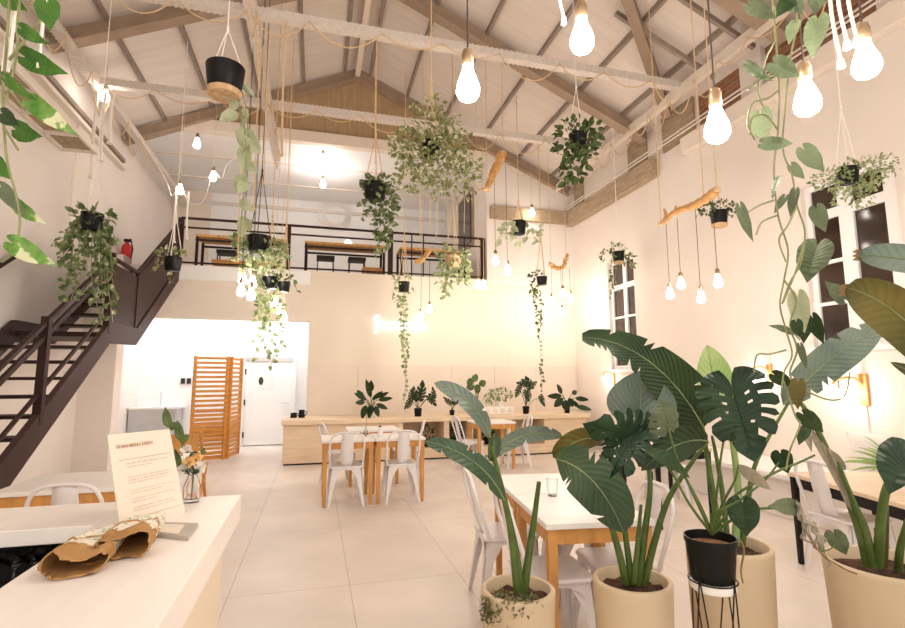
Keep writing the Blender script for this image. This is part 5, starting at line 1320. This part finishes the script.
pot_plant('peace lily with long dark leaves in a clear vase on the counter, leftmost plant', p.x, 9.45, .755, .07, .16, m_glass,
    [(371, 398, 366, 379, 7, 'l'), (371, 392, 371, 380, 7, 'l'), (367, 400, 354, 393, 7, 'l'), (365, 402, 355, 403, 6, 'l'), (376, 398, 389, 392, 6, 'l'), (378, 400, 393, 398, 6, 'l'), (376, 404, 388, 409, 6, 'l'), (366, 405, 362, 419, 8, 'l'), (371, 406, 369, 419, 8, 'l'), (375, 406, 379, 417, 7, 'l'), (364, 398, 357, 390, 6, 'l'), (372, 400, 383, 391, 6, 'l'), (369, 405, 373, 413, 8, 'l')], 51)
p = PY(418, 410, 9.5)
pot_plant('split leaf plant in a black pot on the counter under the long vine', p.x, 9.5, .755, .075, .15, m_blackpot,
    [(420, 396, 423, 382, 16, 'm'), (412, 396, 414, 386, 11, 'm'), (410, 402, 405, 409, 11, 'm'), (430, 398, 436, 406, 11, 'm'), (416, 398, 411, 390, 9, 'm'), (434, 396, 433, 388, 8, 'm')], 52)
p = PY(452, 412, 9.6)
pot_plant('small split leaf plant on the counter behind the tall narrow plant tip', p.x, 9.6, .755, .05, .1, m_blackpot, [(460, 400, 463, 392, 9, 'm'), (455, 402, 452, 395, 8, 'm'), (450, 403, 444, 398, 8, 'm')], 53)
p = PY(477, 400, 9.6); 
rk = thing('block_planter', 'white block planter with a row of round holes on the back counter', 'planter', PY(494, 411, 9.55), None)
q = PY(494, 411, 9.5); b = MB(); b.box(q.x - .50, q.x + .42, 9.5, 9.66, .755, .90); b.build('block', m_top, rk, bevel=.012)
for k in range(6):
    cx = q.x - .42 + k * .15; MB().add([V((cx + .05 * math.cos(i * PI / 8), 9.497, .83 + .05 * math.sin(i * PI / 8))) for i in range(16)] + [V((cx + .038 * math.cos(i * PI / 8), 9.49, .83 + .038 * math.sin(i * PI / 8))) for i in range(16)],
        [(i, (i + 1) % 16, 16 + (i + 1) % 16, 16 + i) for i in range(16)] + [tuple(range(16, 32))]).build('round_hole', m_panel, rk)
pot_plant('upright plant with three drooping oval leaves in a white pot on the white block', p.x, 9.58, .90, .055, .10, m_top, [(474, 386, 466, 388, 9, 'l'), (477, 384, 478, 394, 8, 'l'), (481, 380, 484, 387, 9, 'l'), (472, 378, 468, 386, 8, 'l'), (473, 382, 477, 374, 8, 'l')], 54, m=m_fol_green)
p = PY(500, 398, 9.58); t = thing('potted_plant', 'pale bushy plant in a white pot at the right of the white block', 'potted plant', (p.x, 9.58, .90), 'plants on the back counter')
MB().lathe([(0, 0), (.06, 0), (.075, .11), (.068, .11), (.06, .1), (0, .1)], (p.x, 9.58, .9), 18).build('pot', m_top, t, smooth=True)
b = MB(); rg = random.Random(55); bush(b, (p.x, 9.58, 1.14), .26, .16, .13, 150, .06, rg); bush(b, (p.x - .2, 9.56, 1.06), .14, .12, .1, 50, .06, rg); b.build('foliage', m_fol_pale, t)
p = PY(526, 408, 9.5)
pot_plant('airy split leaf plant in a black pot right of the white block', p.x, 9.5, .755, .07, .15, m_blackpot, [(530, 386, 526, 377, 12, 'm'), (524, 384, 516, 383, 9, 'm'), (519, 389, 516, 398, 10, 'm'), (533, 384, 537, 381, 8, 'm'), (527, 393, 529, 401, 12, 'm'), (541, 398, 544, 406, 9, 'm'), (526, 382, 521, 379, 8, 'm')], 56)
p = PY(567, 408, 9.45)
pot_plant('spreading dark leaved plant at the right end of the back counter', p.x, 9.45, .755, .06, .13, m_blackpot, [(562, 396, 547, 396, 8, 'l'), (563, 398, 554, 407, 9, 'l'), (562, 394, 557, 384, 6, 'l'), (566, 400, 566, 411, 10, 'l'), (571, 400, 580, 408, 6, 'l'), (575, 398, 589, 400, 6, 'l'), (572, 394, 577, 391, 6, 'l'), (576, 406, 592, 410, 6, 'l'), (569, 398, 573, 407, 8, 'l')], 57)
for k, (x0, zz, n, lb) in enumerate(((2.58, .2, 120, 'dark leafy plant inside the middle shelf opening of the back counter'), (2.05, .2, 60, 'small leafy plant inside the left shelf opening of the back counter'), (3.25, .2, 90, 'leafy plant inside the wide shelf opening behind the far right table'))):
    t = thing('potted_plant', lb, 'potted plant', (x0, 9.55, zz), 'plants in the counter shelves')
    MB().lathe([(0, 0), (.07, 0), (.085, .12), (.075, .12), (.07, .1), (0, .1)], (x0, 9.55, zz), 16).build('pot', m_blackpot, t, smooth=True)
    b = MB(); bush(b, (x0, 9.55, zz + .25), .15, .14, .13, n, .07, random.Random(70 + k)); b.build('foliage', m_fol_green, t)
# small vase and bottles on the front pair of tables
p = PY(370, 437, 6.4)
t = thing('bud_vase', 'thin glass bud vase with a leafy sprig on the joined tables', 'vase', (.62, 6.42, .75))
MB().lathe([(0, 0), (.03, 0), (.034, .05), (.012, .10), (.012, .13), (.009, .13), (.009, .1), (.028, .05), (0, .006)], (.62, 6.42, .75), 14).build('glass', m_glass, t, smooth=True)
MB().tube(spline([(.62, 6.42, .76), (.62, 6.42, .9), (.63, 6.42, 1.05)], 4), .003, 4).build('sprig', m_stem, t)
t = thing('sauce_bottle', 'small white pump bottle on the joined tables beside the bud vase', 'bottle', (.80, 6.45, .75))
MB().lathe([(0, 0), (.03, 0), (.032, .01), (.032, .08), (.014, .1), (.014, .115), (0, .115)], (.80, 6.45, .75), 14).build('body', m_top, t, smooth=True); MB().box(.775, .81, 6.44, 6.46, .865, .88).build('pump', m_black, t)
t = thing('drinking_glass', 'small clear glass on the large table behind the front planters', 'glass', (1.42, 2.95, .75))
MB().lathe([(0, 0), (.028, 0), (.034, .1), (.0315, .1), (.026, .008), (0, .006)], (1.42, 2.95, .75), 18).build('tumbler', m_glass, t, smooth=True)
# plants on the bench side
p = PZ(838, 447, .80)
t = thing('potted_plant', 'small plant in a black pot on the black legged table beyond the leaning stems', 'potted plant', PY(833, 455, 4.0), None)
q = PX(830, 453, 3.9); q.z = .75; q = V((3.72, 4.6, .75))
MB().lathe([(0, 0), (.06, 0), (.07, .11), (.062, .11), (.055, .09), (0, .09)], q, 16).build('pot', m_blackpot, t, smooth=True)
b = MB(); bush(b, q + V((0, 0, .2)), .13, .1, .1, 40, .07, random.Random(80)); b.build('foliage', m_fol_green, t); t.location = t.location
q = PX(897, 452, 5.05); q.z = max(q.z, .5)
t = thing('spiky_plant', 'pale spiky leaved plant on the bench at the right edge of the photo', 'potted plant', (q.x, q.y, .46))
MB().lathe([(0, 0), (.08, 0), (.10, .16), (.09, .16), (.085, .14), (0, .14)], (q.x, q.y, .46), 18).build('pot', m_top, t, smooth=True)
b = MB(); rg = random.Random(81)
for k in range(34):
    d_ = rdir(rg, .55); d_.z = abs(d_.z); a = V((q.x, q.y, .62)); e = a + d_ * rg.uniform(.3, .45) - V((0, 0, .05)); lamina(b, a, e, .03, rdir(rg, .8), V((0, 0, .08)), prof_lance, .3, 7)
b.build('leaves', m_lime, t)
# ------------------------------------------------------------------ lights of the world
w = bpy.data.worlds.new('world'); S.world = w; w.use_nodes = True
bg = w.node_tree.nodes['Background']; bg.inputs['Color'].default_value = (1, .90, .80, 1); bg.inputs['Strength'].default_value = .85
S.view_settings.view_transform = 'Standard'; S.view_settings.look = 'None'; S.view_settings.gamma = 1; S.view_settings.use_curve_mapping = False
S.view_settings.exposure = 1.03
